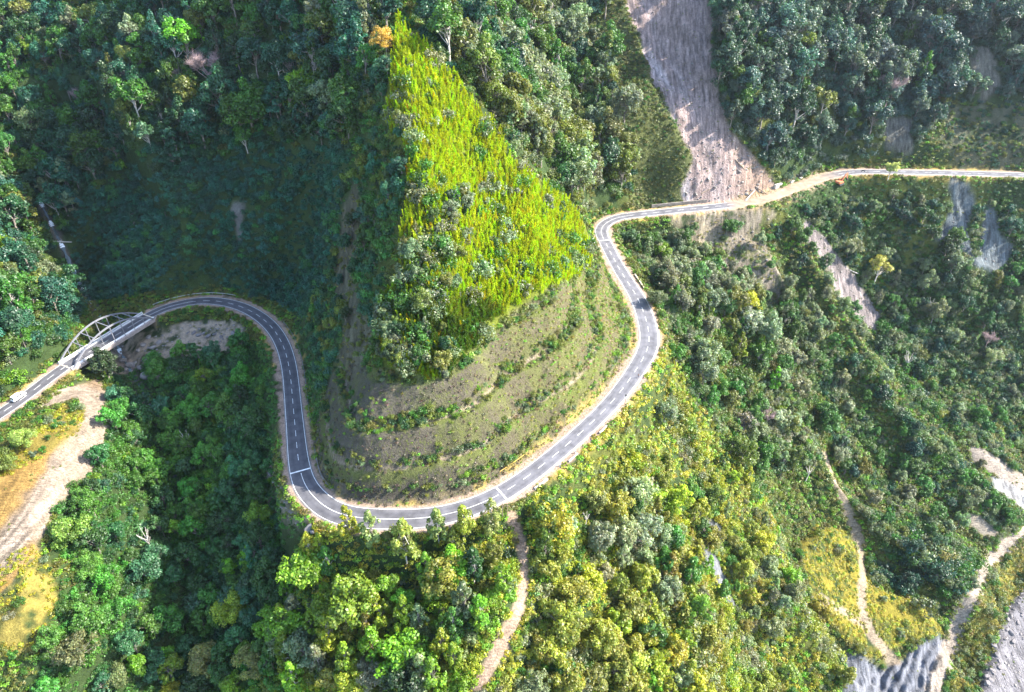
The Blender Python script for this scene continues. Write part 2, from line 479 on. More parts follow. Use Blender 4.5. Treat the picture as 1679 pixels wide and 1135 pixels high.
# greener patches, bench edges and bare lips on the cut
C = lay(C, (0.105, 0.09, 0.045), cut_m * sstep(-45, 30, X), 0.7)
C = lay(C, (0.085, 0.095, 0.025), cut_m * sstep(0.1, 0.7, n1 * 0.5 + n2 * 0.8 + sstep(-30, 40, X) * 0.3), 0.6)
lip = cut_m * sstep(0.25, 0.31, fr) * (1 - sstep(0.35, 0.40, fr)) * (hh > 5)
C = lay(C, (0.085, 0.10, 0.025), cut_m * BENCH * (fr < 0.26), 0.7)
C = lay(C, (0.25, 0.195, 0.145), lip * sstep(-0.5, 0.0, n2), 0.85)
# the slide: pale left side, browner debris fan at its foot
C = lay(C, (0.40, 0.345, 0.34), soft(ZM['landslide'], 1) * sstep(0.0, 0.4, fbm(lx / 5, Y / 45, 231)) * (1 - sstep(-4, 18, X - 80 + 0.35 * (Y - 330))), 0.9)
C = lay(C, (0.22, 0.15, 0.105), soft(ZM['landslide'], 1) * sstep(98, 118, X) * sstep(-0.4, 0.3, n1 + n2), 0.7)
# turnout: wheel-worn pale loop between dry grass
td, _ = line_dist(T_TURN, X, Y)
C = lay(C, (0.24, 0.145, 0.04), ZM['turnout'] * sstep(3, 8, td + 3 * n2) * (1 - sstep(178, 186, Y)), 0.9)
C = lay(C, (0.25, 0.20, 0.155), (ZM['turnout'] | (td < 3)) * (1 - sstep(3.0, 6.5, td + 2.0 * n2)), 0.85)
rut = fbm(td / 0.8, line_dist(T_TURN, X, Y)[1] / 60, 371, 3)
C *= (1 + 0.55 * rut * soft(ZM['turnout'] | (td < 3), 2))[..., None]
rv_in = soft(ZM['river'], 14)
C = lay(C, (0.085, 0.08, 0.085), ZM['river'] * (1 - sstep(0.72, 0.97, rv_in + 0.25 * n2)), 0.9)
# dirt tracks
for T, hw, c in ((T_SPUR, 1.15, (0.30, 0.21, 0.15)), (T_RIVER, 2.3, (0.26, 0.215, 0.175)), (T_VALLEY, 1.3, (0.24, 0.19, 0.135)), (T_VALLEY2, 1.2, (0.24, 0.19, 0.135))):
    d_, _ = line_dist(T, X, Y)
    C = lay(C, c, 1 - sstep(hw, hw + 1.2, d_ + 0.8 * n2), 0.95)
    track_m = np.maximum(track_m, 1 - sstep(hw, hw + 0.8, d_))
    if T is T_RIVER:
        T_RD = d_
    if T is T_SPUR:
        T_SD = d_
# wet gully bed
C = lay(C, (0.11, 0.09, 0.08), 1 - sstep(1.0, 2.6, SDIST + n2), 0.8)
# gravel shoulders
sh = 1 - sstep(4.3, 5.6, RDIST + 1.1 * n2 + 0.5 * n1)
sh = np.where(onbridge, 0, sh)
C = lay(C, (0.32, 0.225, 0.17), sh * sstep(-0.8, -0.1, n2 + 0.6 * n1 + 0.3), 0.95)
C = lay(C, (0.40, 0.27, 0.08), (1 - sstep(5.4, 7.6, RDIST + 1.2 * n2)) * (1 - sh) * sstep(0.0, 0.4, n1 + n2) * np.where(onbridge, 0, 1), 0.8)
# far road, spoil from the slide spread over it
far_s = sstep(100, 112, X) * (1 - sstep(150, 165, X)) * (Y > 270)
C = lay(C, (0.27, 0.20, 0.13), (1 - sstep(5, 7.5, RDIST + n2)) * far_s, 0.95)
C *= (1 + 0.25 * n2 + 0.18 * n3)[..., None]

verts = np.stack([X.ravel(), Y.ravel(), Z.ravel()], 1)
nx, ny = len(XS), len(YS)
idx = np.arange(nx * ny).reshape(ny, nx)
quads = np.stack([idx[:-1, :-1], idx[:-1, 1:], idx[1:, 1:], idx[1:, :-1]], -1).reshape(-1, 4)
tme = bpy.data.meshes.new('terrain')
tme.vertices.add(len(verts))
tme.vertices.foreach_set('co', verts.ravel().astype(np.float32))
tme.loops.add(quads.size)
tme.loops.foreach_set('vertex_index', quads.ravel().astype(np.int32))
tme.polygons.add(len(quads))
tme.polygons.foreach_set('loop_start', np.arange(0, quads.size, 4).astype(np.int32))
tme.polygons.foreach_set('loop_total', np.full(len(quads), 4, np.int32))
tme.update(calc_edges=True)
tme.polygons.foreach_set('use_smooth', np.ones(len(quads), bool))
set_color(tme, 'Col', C.reshape(-1, 3))
set_color(tme, 'Msk', np.stack([rock_m.ravel(), track_m.ravel(), cut_m.ravel()], 1))

M_TER, N, L, B = new_mat('terrain_surface')
at = N.new('ShaderNodeAttribute'); at.attribute_name = 'Col'
mk = N.new('ShaderNodeAttribute'); mk.attribute_name = 'Msk'
sepm = N.new('ShaderNodeSeparateColor'); L.new(mk.outputs['Color'], sepm.inputs['Color'])
fine = noise(N, 1.9, 5, stretched(N, L, 0, (1, 1, 1)), L, 0.7)
fine2 = noise(N, 0.55, 4, stretched(N, L, 0, (1, 1, 1)), L, 0.6)
strk = noise(N, 0.55, 5, stretched(N, L, math.radians(-15), (1.6, 0.16, 0.3)), L, 0.65)
strk2 = noise(N, 1.3, 4, stretched(N, L, math.radians(-38), (0.30, 2.0, 1)), L, 0.7)
spk = noise(N, 1.1, 5, stretched(N, L, 0, (1.2, 1.2, 0.35)), L, 0.75)
c0 = mix(N, L, at.outputs['Color'], ramp(N, L, fine, [(0.25, 0.55), (0.75, 1.5)]), 1.0, 'MULTIPLY')
c0 = mix(N, L, c0, ramp(N, L, fine2, [(0.3, 0.75), (0.7, 1.25)]), 0.7, 'MULTIPLY')
c1 = mix(N, L, c0, ramp(N, L, strk, [(0.30, 0.35), (0.5, 0.95), (0.72, 1.6)]), sepm.outputs[0], 'MULTIPLY')
c2 = mix(N, L, c1, ramp(N, L, strk2, [(0.36, 0.55), (0.55, 1.05), (0.75, 1.3)]), sepm.outputs[1], 'MULTIPLY')
gm = math_n(N, L, 'MULTIPLY', sepm.outputs[2], ramp(N, L, spk, [(0.53, 0.0), (0.60, 0.75)]))
c3 = mix(N, L, c2, (0.09, 0.105, 0.025), gm)
L.new(c3, B.inputs['Base Color'])
B.inputs['Roughness'].default_value = 0.95
B.inputs['Specular IOR Level'].default_value = 0.15
bp = N.new('ShaderNodeBump'); bp.inputs['Strength'].default_value = 0.9; bp.inputs['Distance'].default_value = 0.6
L.new(math_n(N, L, 'ADD', fine, math_n(N, L, 'MULTIPLY', strk, sepm.outputs[0])), bp.inputs['Height'])
L.new(bp.outputs['Normal'], B.inputs['Normal'])
tme.materials.append(M_TER)
terrain = link('terrain', tme)
terrain['kind'] = 'structure'
terrain['label'] = 'steep green mountainsides with terraced cut slope and landslide scar'

# ------------------------------------------------------------------ road
def ribbon(name, P, N2, off, hw, lift, mat, hw2=None):
    """a flat strip along points P, offset sideways, hw half width (number or array)"""
    hw = np.broadcast_to(hw, (len(P),))[:, None]
    o = np.broadcast_to(off, (len(P),))[:, None]
    A = P + N2 * (o - hw) + (0, 0, lift)
    Bv = P + N2 * (o + hw) + (0, 0, lift)
    v = np.empty((2 * len(P), 3))
    v[0::2], v[1::2] = A, Bv
    f = [(2 * i, 2 * i + 2, 2 * i + 3, 2 * i + 1) for i in range(len(P) - 1)]
    return v, f

HWID = np.full(len(RC), 2.75)
ii_ = np.arange(len(RC))
i_bend, i_sh = road_at(600, 850), road_at(1062, 550)
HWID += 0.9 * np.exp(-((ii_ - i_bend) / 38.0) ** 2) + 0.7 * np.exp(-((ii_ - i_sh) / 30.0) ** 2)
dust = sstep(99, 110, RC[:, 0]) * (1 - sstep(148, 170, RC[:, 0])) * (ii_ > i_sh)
paler = sstep(i_bend - 20, i_bend + 60, ii_)  # older, dustier asphalt past the lower bend has a lighter colour of its own
M_ASPH, N, L, B = new_mat('asphalt')
at = N.new('ShaderNodeAttribute'); at.attribute_name = 'Col'
f1 = noise(N, 0.35, 4, stretched(N, L, 0, (1, 1, 1)), L)
f2 = noise(N, 9.0, 3, stretched(N, L, 0, (1, 1, 1)), L)
ca = mix(N, L, at.outputs['Color'], ramp(N, L, f1, [(0.3, 0.68), (0.7, 1.3)]), 1.0, 'MULTIPLY')
ca = mix(N, L, ca, ramp(N, L, f2, [(0.3, 0.85), (0.7, 1.15)]), 1.0, 'MULTIPLY')
L.new(ca, B.inputs['Base Color'])
B.inputs['Roughness'].default_value = 0.8
B.inputs['Specular IOR Level'].default_value = 0.3
M_PAINT, N, L, B = new_mat('road_paint')
L.new(ramp(N, L, noise(N, 1.2, 5, stretched(N, L, 0, (1, 1, 1)), L, 0.7), [(0.3, (0.42, 0.41, 0.40)), (0.55, (0.78, 0.78, 0.76))]), B.inputs['Base Color'])
B.inputs['Roughness'].default_value = 0.7
# five strips across: dusty verge, lane with wheel tracks, verge
prof = np.array([-1.12, -0.97, -0.72, -0.5, -0.25, 0, 0.25, 0.5, 0.72, 0.97, 1.12])
pcol = [np.array((0.24, 0.195, 0.165)), np.array((0.105, 0.10, 0.105))] + [np.array((0.085, 0.083, 0.09)), np.array((0.068, 0.067, 0.076)), np.array((0.085, 0.083, 0.09))] + [np.array((0.078, 0.077, 0.086))]
pcol = pcol + [pcol[4], pcol[3], pcol[2], pcol[1], pcol[0]]
rv, rcol, rf = [], [], []
npf = len(prof)
for i in range(len(RC)):
    for k in range(npf):
        p = RC[i] + RN[i] * prof[k] * HWID[i]
        rv.append((p[0], p[1], p[2] + 0.03 * (1 - prof[k] ** 2) - (0.10 if abs(prof[k]) > 1.05 else 0)))
        c = pcol[k] * (1 + 0.45 * paler[i])
        c = c * (1 - 0.92 * dust[i]) + np.array((0.28, 0.21, 0.145)) * 0.92 * dust[i]
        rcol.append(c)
for i in range(len(RC) - 1):
    for k in range(npf - 1):
        a = i * npf + k
        rf.append((a, a + npf, a + npf + 1, a + 1))
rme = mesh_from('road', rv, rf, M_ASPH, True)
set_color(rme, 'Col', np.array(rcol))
road = link('road', rme)
road['kind'] = 'structure'
road['label'] = 'two lane asphalt mountain road winding round the spur'
# painted lines: one object, laid on the road
mv, mf = [], []
def paint(i0, i1, off, hw, lift=0.042):
    sl = slice(i0, i1 + 1)
    v, f = ribbon('', RC[sl], RN[sl], off if np.isscalar(off) else off[sl], hw, lift, None)
    b = len(mv)
    mv.extend(v); mf.extend([tuple(b + q for q in t) for t in f])
def bar(i, a, b, w=0.25):
    t, n, p = RT[i], RN[i], RC[i]
    base = len(mv)
    for s, q in ((-w, a), (-w, b), (w, b), (w, a)):
        mv.append(p + t * s + n * q + (0, 0, 0.046))
    mf.append((base, base + 1, base + 2, base + 3))
i_d0, i_d1 = road_at(1110, 345), road_at(1335, 296)
def marked(i):
    return dust[min(i, len(dust) - 1)] < 0.25
s1, s2, s3, s4 = road_at(491, 771), road_at(822, 806), road_at(988, 397), road_at(1045, 352)
l1, l2 = road_at(255, 512), road_at(325, 492)
solid = [(s1, s2), (s3, s4), (l1 - 14, l2)]
i = 2
while i < len(RC) - 6:
    if any(a - 2 <= i <= b + 1 for a, b in solid) or not marked(i):
        i += 1
        continue
    paint(i, i + 3, 0.0, 0.075)
    i += 6
for a, b in solid:
    paint(a + 1, b - 1, 0.0, 0.075)
for off in (-1, 1):
    run = None
    for i in range(len(RC)):
        if marked(i) and i < len(RC) - 1:
            run = i if run is None else run
        elif run is not None:
            paint(run, i - 1, off * 0.94 * HWID, 0.07)
            run = None
for i in (s1, s2, s3):
    bar(i, -0.94 * HWID[i], 0.94 * HWID[i])
marks = link('road_markings', mesh_from('road_markings', mv, mf, M_PAINT))
marks['kind'] = 'structure'
marks['label'] = 'white dashed and solid lines painted on the road'

# ------------------------------------------------------------------ foliage
def leaf_mat(name, transl=0.33, rough=0.48, spec=0.55, gain=1.0):
    m, N, L, B = new_mat(name)
    tint = N.new('ShaderNodeAttribute'); tint.attribute_type = 'INSTANCER'; tint.attribute_name = 'tint'
    lf = N.new('ShaderNodeAttribute'); lf.attribute_name = 'leaf'
    oi = N.new('ShaderNodeObjectInfo')
    hsv = N.new('ShaderNodeHueSaturation')
    L.new(tint.outputs['Color'], hsv.inputs['Color'])
    L.new(math_n(N, L, 'ADD', math_n(N, L, 'MULTIPLY', oi.outputs['Random'], 0.03), 0.485), hsv.inputs['Hue'])
    hsv.inputs['Saturation'].default_value = 1.0
    L.new(math_n(N, L, 'MULTIPLY', math_n(N, L, 'ADD', math_n(N, L, 'MULTIPLY', oi.outputs['Random'], 0.5), 0.75), gain), hsv.inputs['Value'])
    c = mix(N, L, hsv.outputs['Color'], lf.outputs['Color'], 1.0, 'MULTIPLY')
    L.new(c, B.inputs['Base Color'])
    B.inputs['Roughness'].default_value = rough
    B.inputs['Specular IOR Level'].default_value = spec
    tr = N.new('ShaderNodeBsdfTranslucent')
    L.new(mix(N, L, c, (1.5, 1.5, 0.5), 1.0, 'MULTIPLY'), tr.inputs['Color'])
    ms = N.new('ShaderNodeMixShader'); ms.inputs[0].default_value = transl
    L.new(B.outputs[0], ms.inputs[1]); L.new(tr.outputs[0], ms.inputs[2])
    L.new(ms.outputs[0], N['Material Output'].inputs['Surface'])
    return m
M_LEAF = leaf_mat('leaves', gain=1.25)
M_CANE = leaf_mat('cane_leaves', 0.45, 0.5, 0.3)

def bark(name, c1, c2):
    m, N, L, B = new_mat(name)
    L.new(ramp(N, L, noise(N, 3.0, 4, stretched(N, L, 0, (1, 1, 0.3)), L), [(0.3, c1), (0.7, c2)]), B.inputs['Base Color'])
    B.inputs['Roughness'].default_value = 0.9
    return m
M_BARK = bark('bark', (0.10, 0.085, 0.07), (0.24, 0.21, 0.18))
M_PALE = bark('pale_bark', (0.30, 0.27, 0.24), (0.50, 0.46, 0.42))
M_TWIG = bark('bare_twigs', (0.19, 0.13, 0.13), (0.33, 0.245, 0.24))

def norm(v):
    return v / np.maximum(np.linalg.norm(v, axis=-1, keepdims=True), 1e-9)

def leaves(rg, pos, nrm, size, aspect=0.6, var=0.35, col=None):
    """diamond leaves (or leaf sprays) at pos facing nrm"""
    n = len(pos)
    r = norm(rg.normal(size=(n, 3)))
    t = norm(np.cross(nrm, r))
    s = np.cross(nrm, t)
    L_ = (size * (0.65 + 0.7 * rg.random(n)))[:, None]
    v = np.empty((n, 4, 3))
    v[:, 0], v[:, 2] = pos - t * L_, pos + t * L_
    v[:, 1], v[:, 3] = pos - s * L_ * aspect, pos + s * L_ * aspect
    g = 1 - var + 2 * var * rg.random((n, 1))
    c = np.repeat(g, 3, 1)
    c[:, 0] *= 0.85 + 0.4 * rg.random(n)
    if col is not None:
        c = c * col
    return v, c

def lobes_to_leaves(rg, lobes, n, size, down=-0.35, jit=0.55, lobevar=0.30):
    lob = np.array(lobes, float)
    area = (lob[:, 3] * lob[:, 4] + lob[:, 4] * lob[:, 5] + lob[:, 3] * lob[:, 5])
    k = rg.choice(len(lob), n, p=area / area.sum())
    d = norm(rg.normal(size=(n * 2, 3)))
    d = d[d[:, 2] > down][:n]
    k = k[:len(d)]
    rad = lob[k, 3:6]
    pos = lob[k, :3] + d * rad * (0.55 + 0.62 * rg.random((len(d), 1)))
    nrm = norm(d / rad * rad.mean(1, keepdims=True) + rg.normal(size=d.shape) * jit + (0, 0, 0.35))
    lv = 1 - lobevar + 2 * lobevar * rg.random((len(lob), 1))
    return leaves(rg, pos, nrm, size, col=lv[k])

def leaf_mesh(name, parts, mat):
    v = np.concatenate([p[0] for p in parts])
    c = np.concatenate([p[1] for p in parts])
    n = len(v)
    me = bpy.data.meshes.new(name)
    me.vertices.add(4 * n)
    me.vertices.foreach_set('co', v.reshape(-1).astype(np.float32))
    me.loops.add(4 * n)
    me.loops.foreach_set('vertex_index', np.arange(4 * n, dtype=np.int32))
    me.polygons.add(n)
    me.polygons.foreach_set('loop_start', np.arange(0, 4 * n, 4, dtype=np.int32))
    me.polygons.foreach_set('loop_total', np.full(n, 4, np.int32))
    me.update(calc_edges=True)
    set_color(me, 'leaf', np.repeat(c, 4, 0))
    me.materials.append(mat)
    return me

def tube(vs, fs, p0, p1, r0, r1, n=5):
    p0, p1 = Vector(p0), Vector(p1)
    d = (p1 - p0).normalized()
    a = d.orthogonal().normalized()
    b_ = d.cross(a)
    base = len(vs)
    for p, r in ((p0, r0), (p1, r1)):
        for k in range(n):
            t = 2 * math.pi * k / n
            vs.append(p + (a * math.cos(t) + b_ * math.sin(t)) * r)
    for k in range(n):
        fs.append((base + k, base + (k + 1) % n, base + n + (k + 1) % n, base + n + k))
    fs.append(tuple(base + n + k for k in range(n)))

def wood(name, h, r, tips, mat, bend=0.3, seed=0):
    """tapered trunk with limbs to each tip"""
    rg = random.Random(seed)
    vs, fs = [], []
    pts = [Vector((0, 0, -1.2))]
    for k in range(1, 6):
        pts.append(Vector((rg.uniform(-bend, bend) * k / 3, rg.uniform(-bend, bend) * k / 3, h * k / 5)))
    for k in range(5):
        tube(vs, fs, pts[k], pts[k + 1], r * (1 - 0.15 * k), r * (1 - 0.15 * (k + 1)), 6)
    for t in tips:
        t = Vector(t)
        j = rg.choice((2, 3, 4))
        o = pts[j]
        m_ = o.lerp(t, 0.5) + Vector((0, 0, -0.06 * (t - o).length))
        tube(vs, fs, o, m_, r * 0.45, r * 0.3, 4)
        tube(vs, fs, m_, t, r * 0.3, r * 0.1, 4)
    return mesh_from(name, vs, fs, mat, True)

def dome_tree(seed, h=13, cr=5.2, nl=17, n=3600, size=0.33, flat=0.75, base=0.36, matw=None, matl=None):
    rg = np.random.default_rng(seed)
    lob = []
    boughs = 4 + seed % 3
    ph = rg.random(boughs) * 6.28
    bl = 0.62 + 0.5 * rg.random(boughs)
    bz = 0.80 + 0.26 * rg.random(boughs)
    for k in range(int(nl * 2.3)):
        j = k % boughs
        a = ph[j] * 0.35 + j * 6.28 / boughs + rg.normal() * 0.42
        f = rg.random() ** 0.6
        rr = cr * bl[j] * f * 0.95
        zz = h * bz[j] - (rr / cr) ** 2 * h * 0.34 * flat - rg.random() ** 1.5 * h * 0.26 - 0.8
        s = cr * (0.11 + 0.20 * rg.random() ** 1.6)
        lob.append((rr * math.cos(a), rr * math.sin(a), zz, s * (0.8 + .5 * rg.random()), s * (0.8 + .5 * rg.random()), s * (0.8 + 0.6 * rg.random())))
    for k in range(nl // 3):
        a = rg.random() * 6.28
        rr = cr * (0.3 + 0.35 * rg.random())
        s = cr * (0.16 + 0.14 * rg.random())
        lob.append((rr * math.cos(a), rr * math.sin(a), h * (base + 0.16 * rg.random()), s, s, s))
    crown = leaf_mesh('crown', [lobes_to_leaves(rg, lob, n, size)], matl or M_LEAF)
    tips = [(l[0], l[1], l[2]) for l in lob[::2]]
    trunk = wood('trunk', h * 0.72, 0.24 + 0.006 * h, tips, matw or M_BARK, 0.35, seed)
    return trunk, crown

def slender_tree(seed, h=12, cr=2.5, n=2300, size=0.28):
    rg = np.random.default_rng(seed)
    lob = []
    for k in range(34):
        f = (k + 0.5) / 34
        rr = cr * (0.25 + 0.9 * math.sin(math.pi * min(1, 0.24 + 0.76 * f))) * (0.35 + 0.6 * rg.random())
        a = k * 2.4 + rg.normal() * 0.6
        s = cr * (0.14 + 0.24 * rg.random() ** 1.4) * (1.12 - 0.4 * f)
        lob.append((rr * math.cos(a), rr * math.sin(a), h * (0.22 + 0.70 * f + 0.05 * rg.normal()), s, s, s * (1.2 + 0.7 * rg.random())))
    lob.append((0, 0, h * 0.95, cr * 0.3, cr * 0.3, cr * 0.5))
    crown = leaf_mesh('crown', [lobes_to_leaves(rg, lob, n, size, -0.5)], M_LEAF)
    return wood('trunk', h * 0.85, 0.17, [l[:3] for l in lob[::2]], M_PALE if seed % 2 else M_BARK, 0.2, seed), crown

def shrub_mesh(seed, h=2.6, cr=1.7, nl=7, n=560, size=0.22):
    rg = np.random.default_rng(seed)
    lob = []
    for k in range(nl):
        a = k * 2.4 + rg.random()
        rr = cr * math.sqrt(k / nl) * (0.6 + 0.5 * rg.random())
        s = cr * (0.20 + 0.26 * rg.random())
        lob.append((rr * math.cos(a), rr * math.sin(a), h * (0.30 + 0.55 * rg.random()) - 0.12 * rr, s, s, s * (0.9 + 0.7 * rg.random())))
    st = []
    return leaf_mesh('shrub', [lobes_to_leaves(rg, lob, n, size, -0.75)], M_LEAF)

def herb_mesh(seed, n=55, h=0.9, cr=0.75, size=0.2):
    rg = np.random.default_rng(seed)
    a = rg.random(n) * 6.28
    r = cr * np.sqrt(rg.random(n))
    pos = np.stack([r * np.cos(a), r * np.sin(a), h * (0.1 + 0.9 * rg.random(n) * (1 - 0.6 * r / cr))], 1)
    nrm = norm(np.stack([np.cos(a) * .5, np.sin(a) * .5, np.full(n, 0.8)], 1) + rg.normal(size=(n, 3)) * 0.5)
    return leaf_mesh('herb', [leaves(rg, pos, nrm, size)], M_LEAF)

def cane_mesh(seed, h=4.6, n=130):
    rg = np.random.default_rng(seed)
    f = rg.random(n) ** 0.8
    lean = rg.normal(size=2) * 0.5
    a = rg.random(n) * 6.28
    r = 0.78 * (1.05 - f) ** 0.7 * (0.35 + 0.65 * rg.random(n))
    pos = np.stack([r * np.cos(a) + lean[0] * f ** 2, r * np.sin(a) + lean[1] * f ** 2, h * (0.12 + 0.9 * f)], 1)
    out = np.stack([np.cos(a), np.sin(a), 0 * a], 1)
    # narrow leaves standing up and outwards from the stem
    t = norm(out * 0.8 + np.array((0, 0, 1.0)) + rg.normal(size=(n, 3)) * 0.28)
    s = norm(np.cross(t, out + rg.normal(size=(n, 3)) * 0.4))
    Ln = (0.30 * (0.6 + 0.7 * rg.random(n)))[:, None]
    v = np.empty((n, 4, 3))
    v[:, 0], v[:, 2] = pos - t * Ln, pos + t * Ln
    v[:, 1], v[:, 3] = pos - s * Ln * 0.42, pos + s * Ln * 0.42
    c = np.repeat(0.85 + 0.3 * rg.random((n, 1)), 3, 1)
    c[:, 0] *= 0.85 + 0.25 * rg.random(n)
    return leaf_mesh('cane', [(v, c)], M_CANE)

def bare_tree(name, seed, h=11, cr=4.5, mat=None, n_twig=170, r=0.22):
    rg = random.Random(seed)
    vs, fs = [], []
    top = Vector((rg.uniform(-.6, .6), rg.uniform(-.6, .6), h * 0.55))
    tube(vs, fs, (0, 0, -1), top * 0.5, r, r * 0.8, 6)
    tube(vs, fs, top * 0.5, top, r * 0.8, r * 0.6, 6)
    ends = []
    for k in range(9):
        a = k * 2.4 + rg.random()
        e = Vector((math.cos(a) * cr * rg.uniform(.35, .8), math.sin(a) * cr * rg.uniform(.35, .8), h * rg.uniform(.72, .98)))
        o = top.lerp(top * 0.5, rg.random() * 0.6)
        m_ = o.lerp(e, 0.5) + Vector((0, 0, -0.3))
        tube(vs, fs, o, m_, r * .5, r * .33, 4); tube(vs, fs, m_, e, r * .33, r * .16, 4)
        ends.append((m_, e))
    for k in range(n_twig):
        m_, e = rg.choice(ends)
        o = m_.lerp(e, rg.uniform(.2, 1))
        d = Vector((rg.gauss(0, 1), rg.gauss(0, 1), rg.uniform(0.1, 1.5))).normalized()
        tube(vs, fs, o, o + d * cr * rg.uniform(.15, .36), r * .17, r * .06, 3)
    return mesh_from(name, vs, fs, mat or M_TWIG, True)

def banana_mesh(seed, h=3.6, n=9):
    rg = np.random.default_rng(seed)
    v, c = [], []
    for k in range(n):
        a = k * 2.4 + rg.random() * .5
        d = np.array((math.cos(a), math.sin(a), 0))
        s = np.array((-d[1], d[0], 0))
        L_ = 1.7 + 0.8 * rg.random()
        P = [np.array((0, 0, h * 0.55)) + d * L_ * t + np.array((0, 0, h * 0.45 * (1.7 * t - 1.5 * t * t))) for t in (0.08, 0.4, 0.75, 1.05)]
        w = [0.10, 0.34, 0.32, 0.03]
        for j in range(3):
            v.append([P[j] - s * w[j], P[j] + s * w[j], P[j + 1] + s * w[j + 1], P[j + 1] - s * w[j + 1]])
            c.append(np.ones(3) * (0.8 + .4 * rg.random()))
    return leaf_mesh('leaves', [(np.array(v), np.array(c))], M_LEAF)

KIND = {}
KIND['broadleaf_tree'] = [dome_tree(100 + k, h=11.5 + k % 3 * 1.5, cr=4.4 + (k * 7 % 4) * 0.4, nl=13 + k % 4 * 3) for k in range(7)]
KIND['spreading_tree'] = [dome_tree(200 + k, h=14, cr=5.5, nl=12, n=2200, size=0.34, flat=0.35, base=0.6, matw=M_PALE) for k in range(3)]
KIND['slender_tree'] = [slender_tree(301 + k, h=11 + k % 3, cr=2.2 + 0.3 * (k % 3)) for k in range(6)]
SHRUBS = [shrub_mesh(400 + k, h=2.3 + 0.3 * (k % 4), nl=9 + k % 5, cr=1.6 + 0.12 * k) for k in range(8)]
HERBS = [herb_mesh(500 + k) for k in range(5)]
CANES = [cane_mesh(600 + k, h=3.0 + 0.35 * k) for k in range(7)]

def joined(trunk, crown, name):
    bm = bmesh.new()
    bm.from_mesh(trunk)
    nt = len(bm.faces)
    lay_ = bm.verts.layers.float_color.new('leaf')
    for q in bm.verts:
        q[lay_] = (1, 1, 1, 1)
    b2 = bmesh.new(); b2.from_mesh(crown)
    l2 = b2.verts.layers.float_color['leaf']
    vm = {}
    for q in b2.verts:
        w = bm.verts.new(q.co); w[lay_] = q[l2]; vm[q.index] = w
    for f in b2.faces:
        nf = bm.faces.new([vm[q.index] for q in f.verts]); nf.material_index = 1
    me = bpy.data.meshes.new(name)
    bm.to_mesh(me); bm.free(); b2.free()
    me.materials.append(trunk.materials[0]); me.materials.append(crown.materials[0])
    return me

# ------------------------------------------------------------------ where plants stand
VEG = {
 'forest_left': [(-500,-80),(640,-80),(645,40),(600,140),(575,240),(520,250),(440,245),(330,265),(240,290),(165,310),(125,350),(105,460),(140,510),(100,570),(40,625),(-120,725),(-500,980)],
 'forest_mid': [(660,-80),(1012,-80),(985,60),(1010,160),(1035,250),(1030,345),(985,342),(955,345),(905,298),(845,250),(820,200),(765,135),(700,75)],
 'forest_right': [(1166,-80),(2300,-80),(2300,165),(1555,170),(1500,250),(1360,268),(1292,298),(1245,260),(1200,210),(1178,150)],
 'amphi': [(165,310),(240,290),(330,265),(440,245),(520,250),(575,240),(560,330),(540,460),(500,520),(440,490),(350,468),(240,480),(150,500),(105,460),(125,350)],
 'flank': [(575,240),(600,140),(640,120),(670,270),(650,400),(620,520),(600,610),(530,640),(512,690),(498,620),(480,540),(540,460),(560,330)],
 'ravine': [(180,600),(260,590),(330,585),(400,570),(440,560),(458,600),(462,700),(440,760),(470,850),(520,865),(480,960),(420,1150),(60,1150),(90,1000),(150,930),(75,900),(110,810),(170,755),(180,680)],
 'spur_low': [(520,865),(620,862),(720,860),(800,838),(832,845),(845,880),(850,960),(830,1030),(770,1150),(420,1150),(480,960)],
 'slope_near': [(868,800),(1000,690),(1070,600),(1090,560),(1130,640),(1240,800),(1330,1000),(1390,1100),(1370,1180),(770,1180),(850,1030),(872,950),(862,870)],
 'slope_trees': [(1075,470),(1010,372),(1100,352),(1180,430),(1240,480),(1320,560),(1360,700),(1350,750),(1240,800),(1130,640),(1090,560)],
 'below_far': [(1270,345),(1340,300),(1420,292),(2300,320),(2300,700),(1679,700),(1500,560),(1400,470),(1320,360)],
 'slope_far': [(1100,355),(1270,345),(1320,360),(1400,470),(1500,560),(1679,700),(2300,700),(2300,800),(1850,800),(1700,870),(1610,920),(1560,1010),(1430,950),(1390,850),(1350,750),(1360,700),(1320,560),(1240,480)],
}
BARE = ['landslide', 'turnout', 'stream_rocks', 'river', 'quarry', 'sand_patch', 'white_rock', 'sand_patch2', 'scree_b', 'cliff', 'outcrop', 'outcrop2', 'scar_shrub', 'scar_far', 'scar_far2']

def nrm_at(x, y):
    dx = (height(x + 1.5, y) - height(x - 1.5, y)) / 3
    dy = (height(x, y + 1.5) - height(x, y - 1.5)) / 3
    return dx, dy

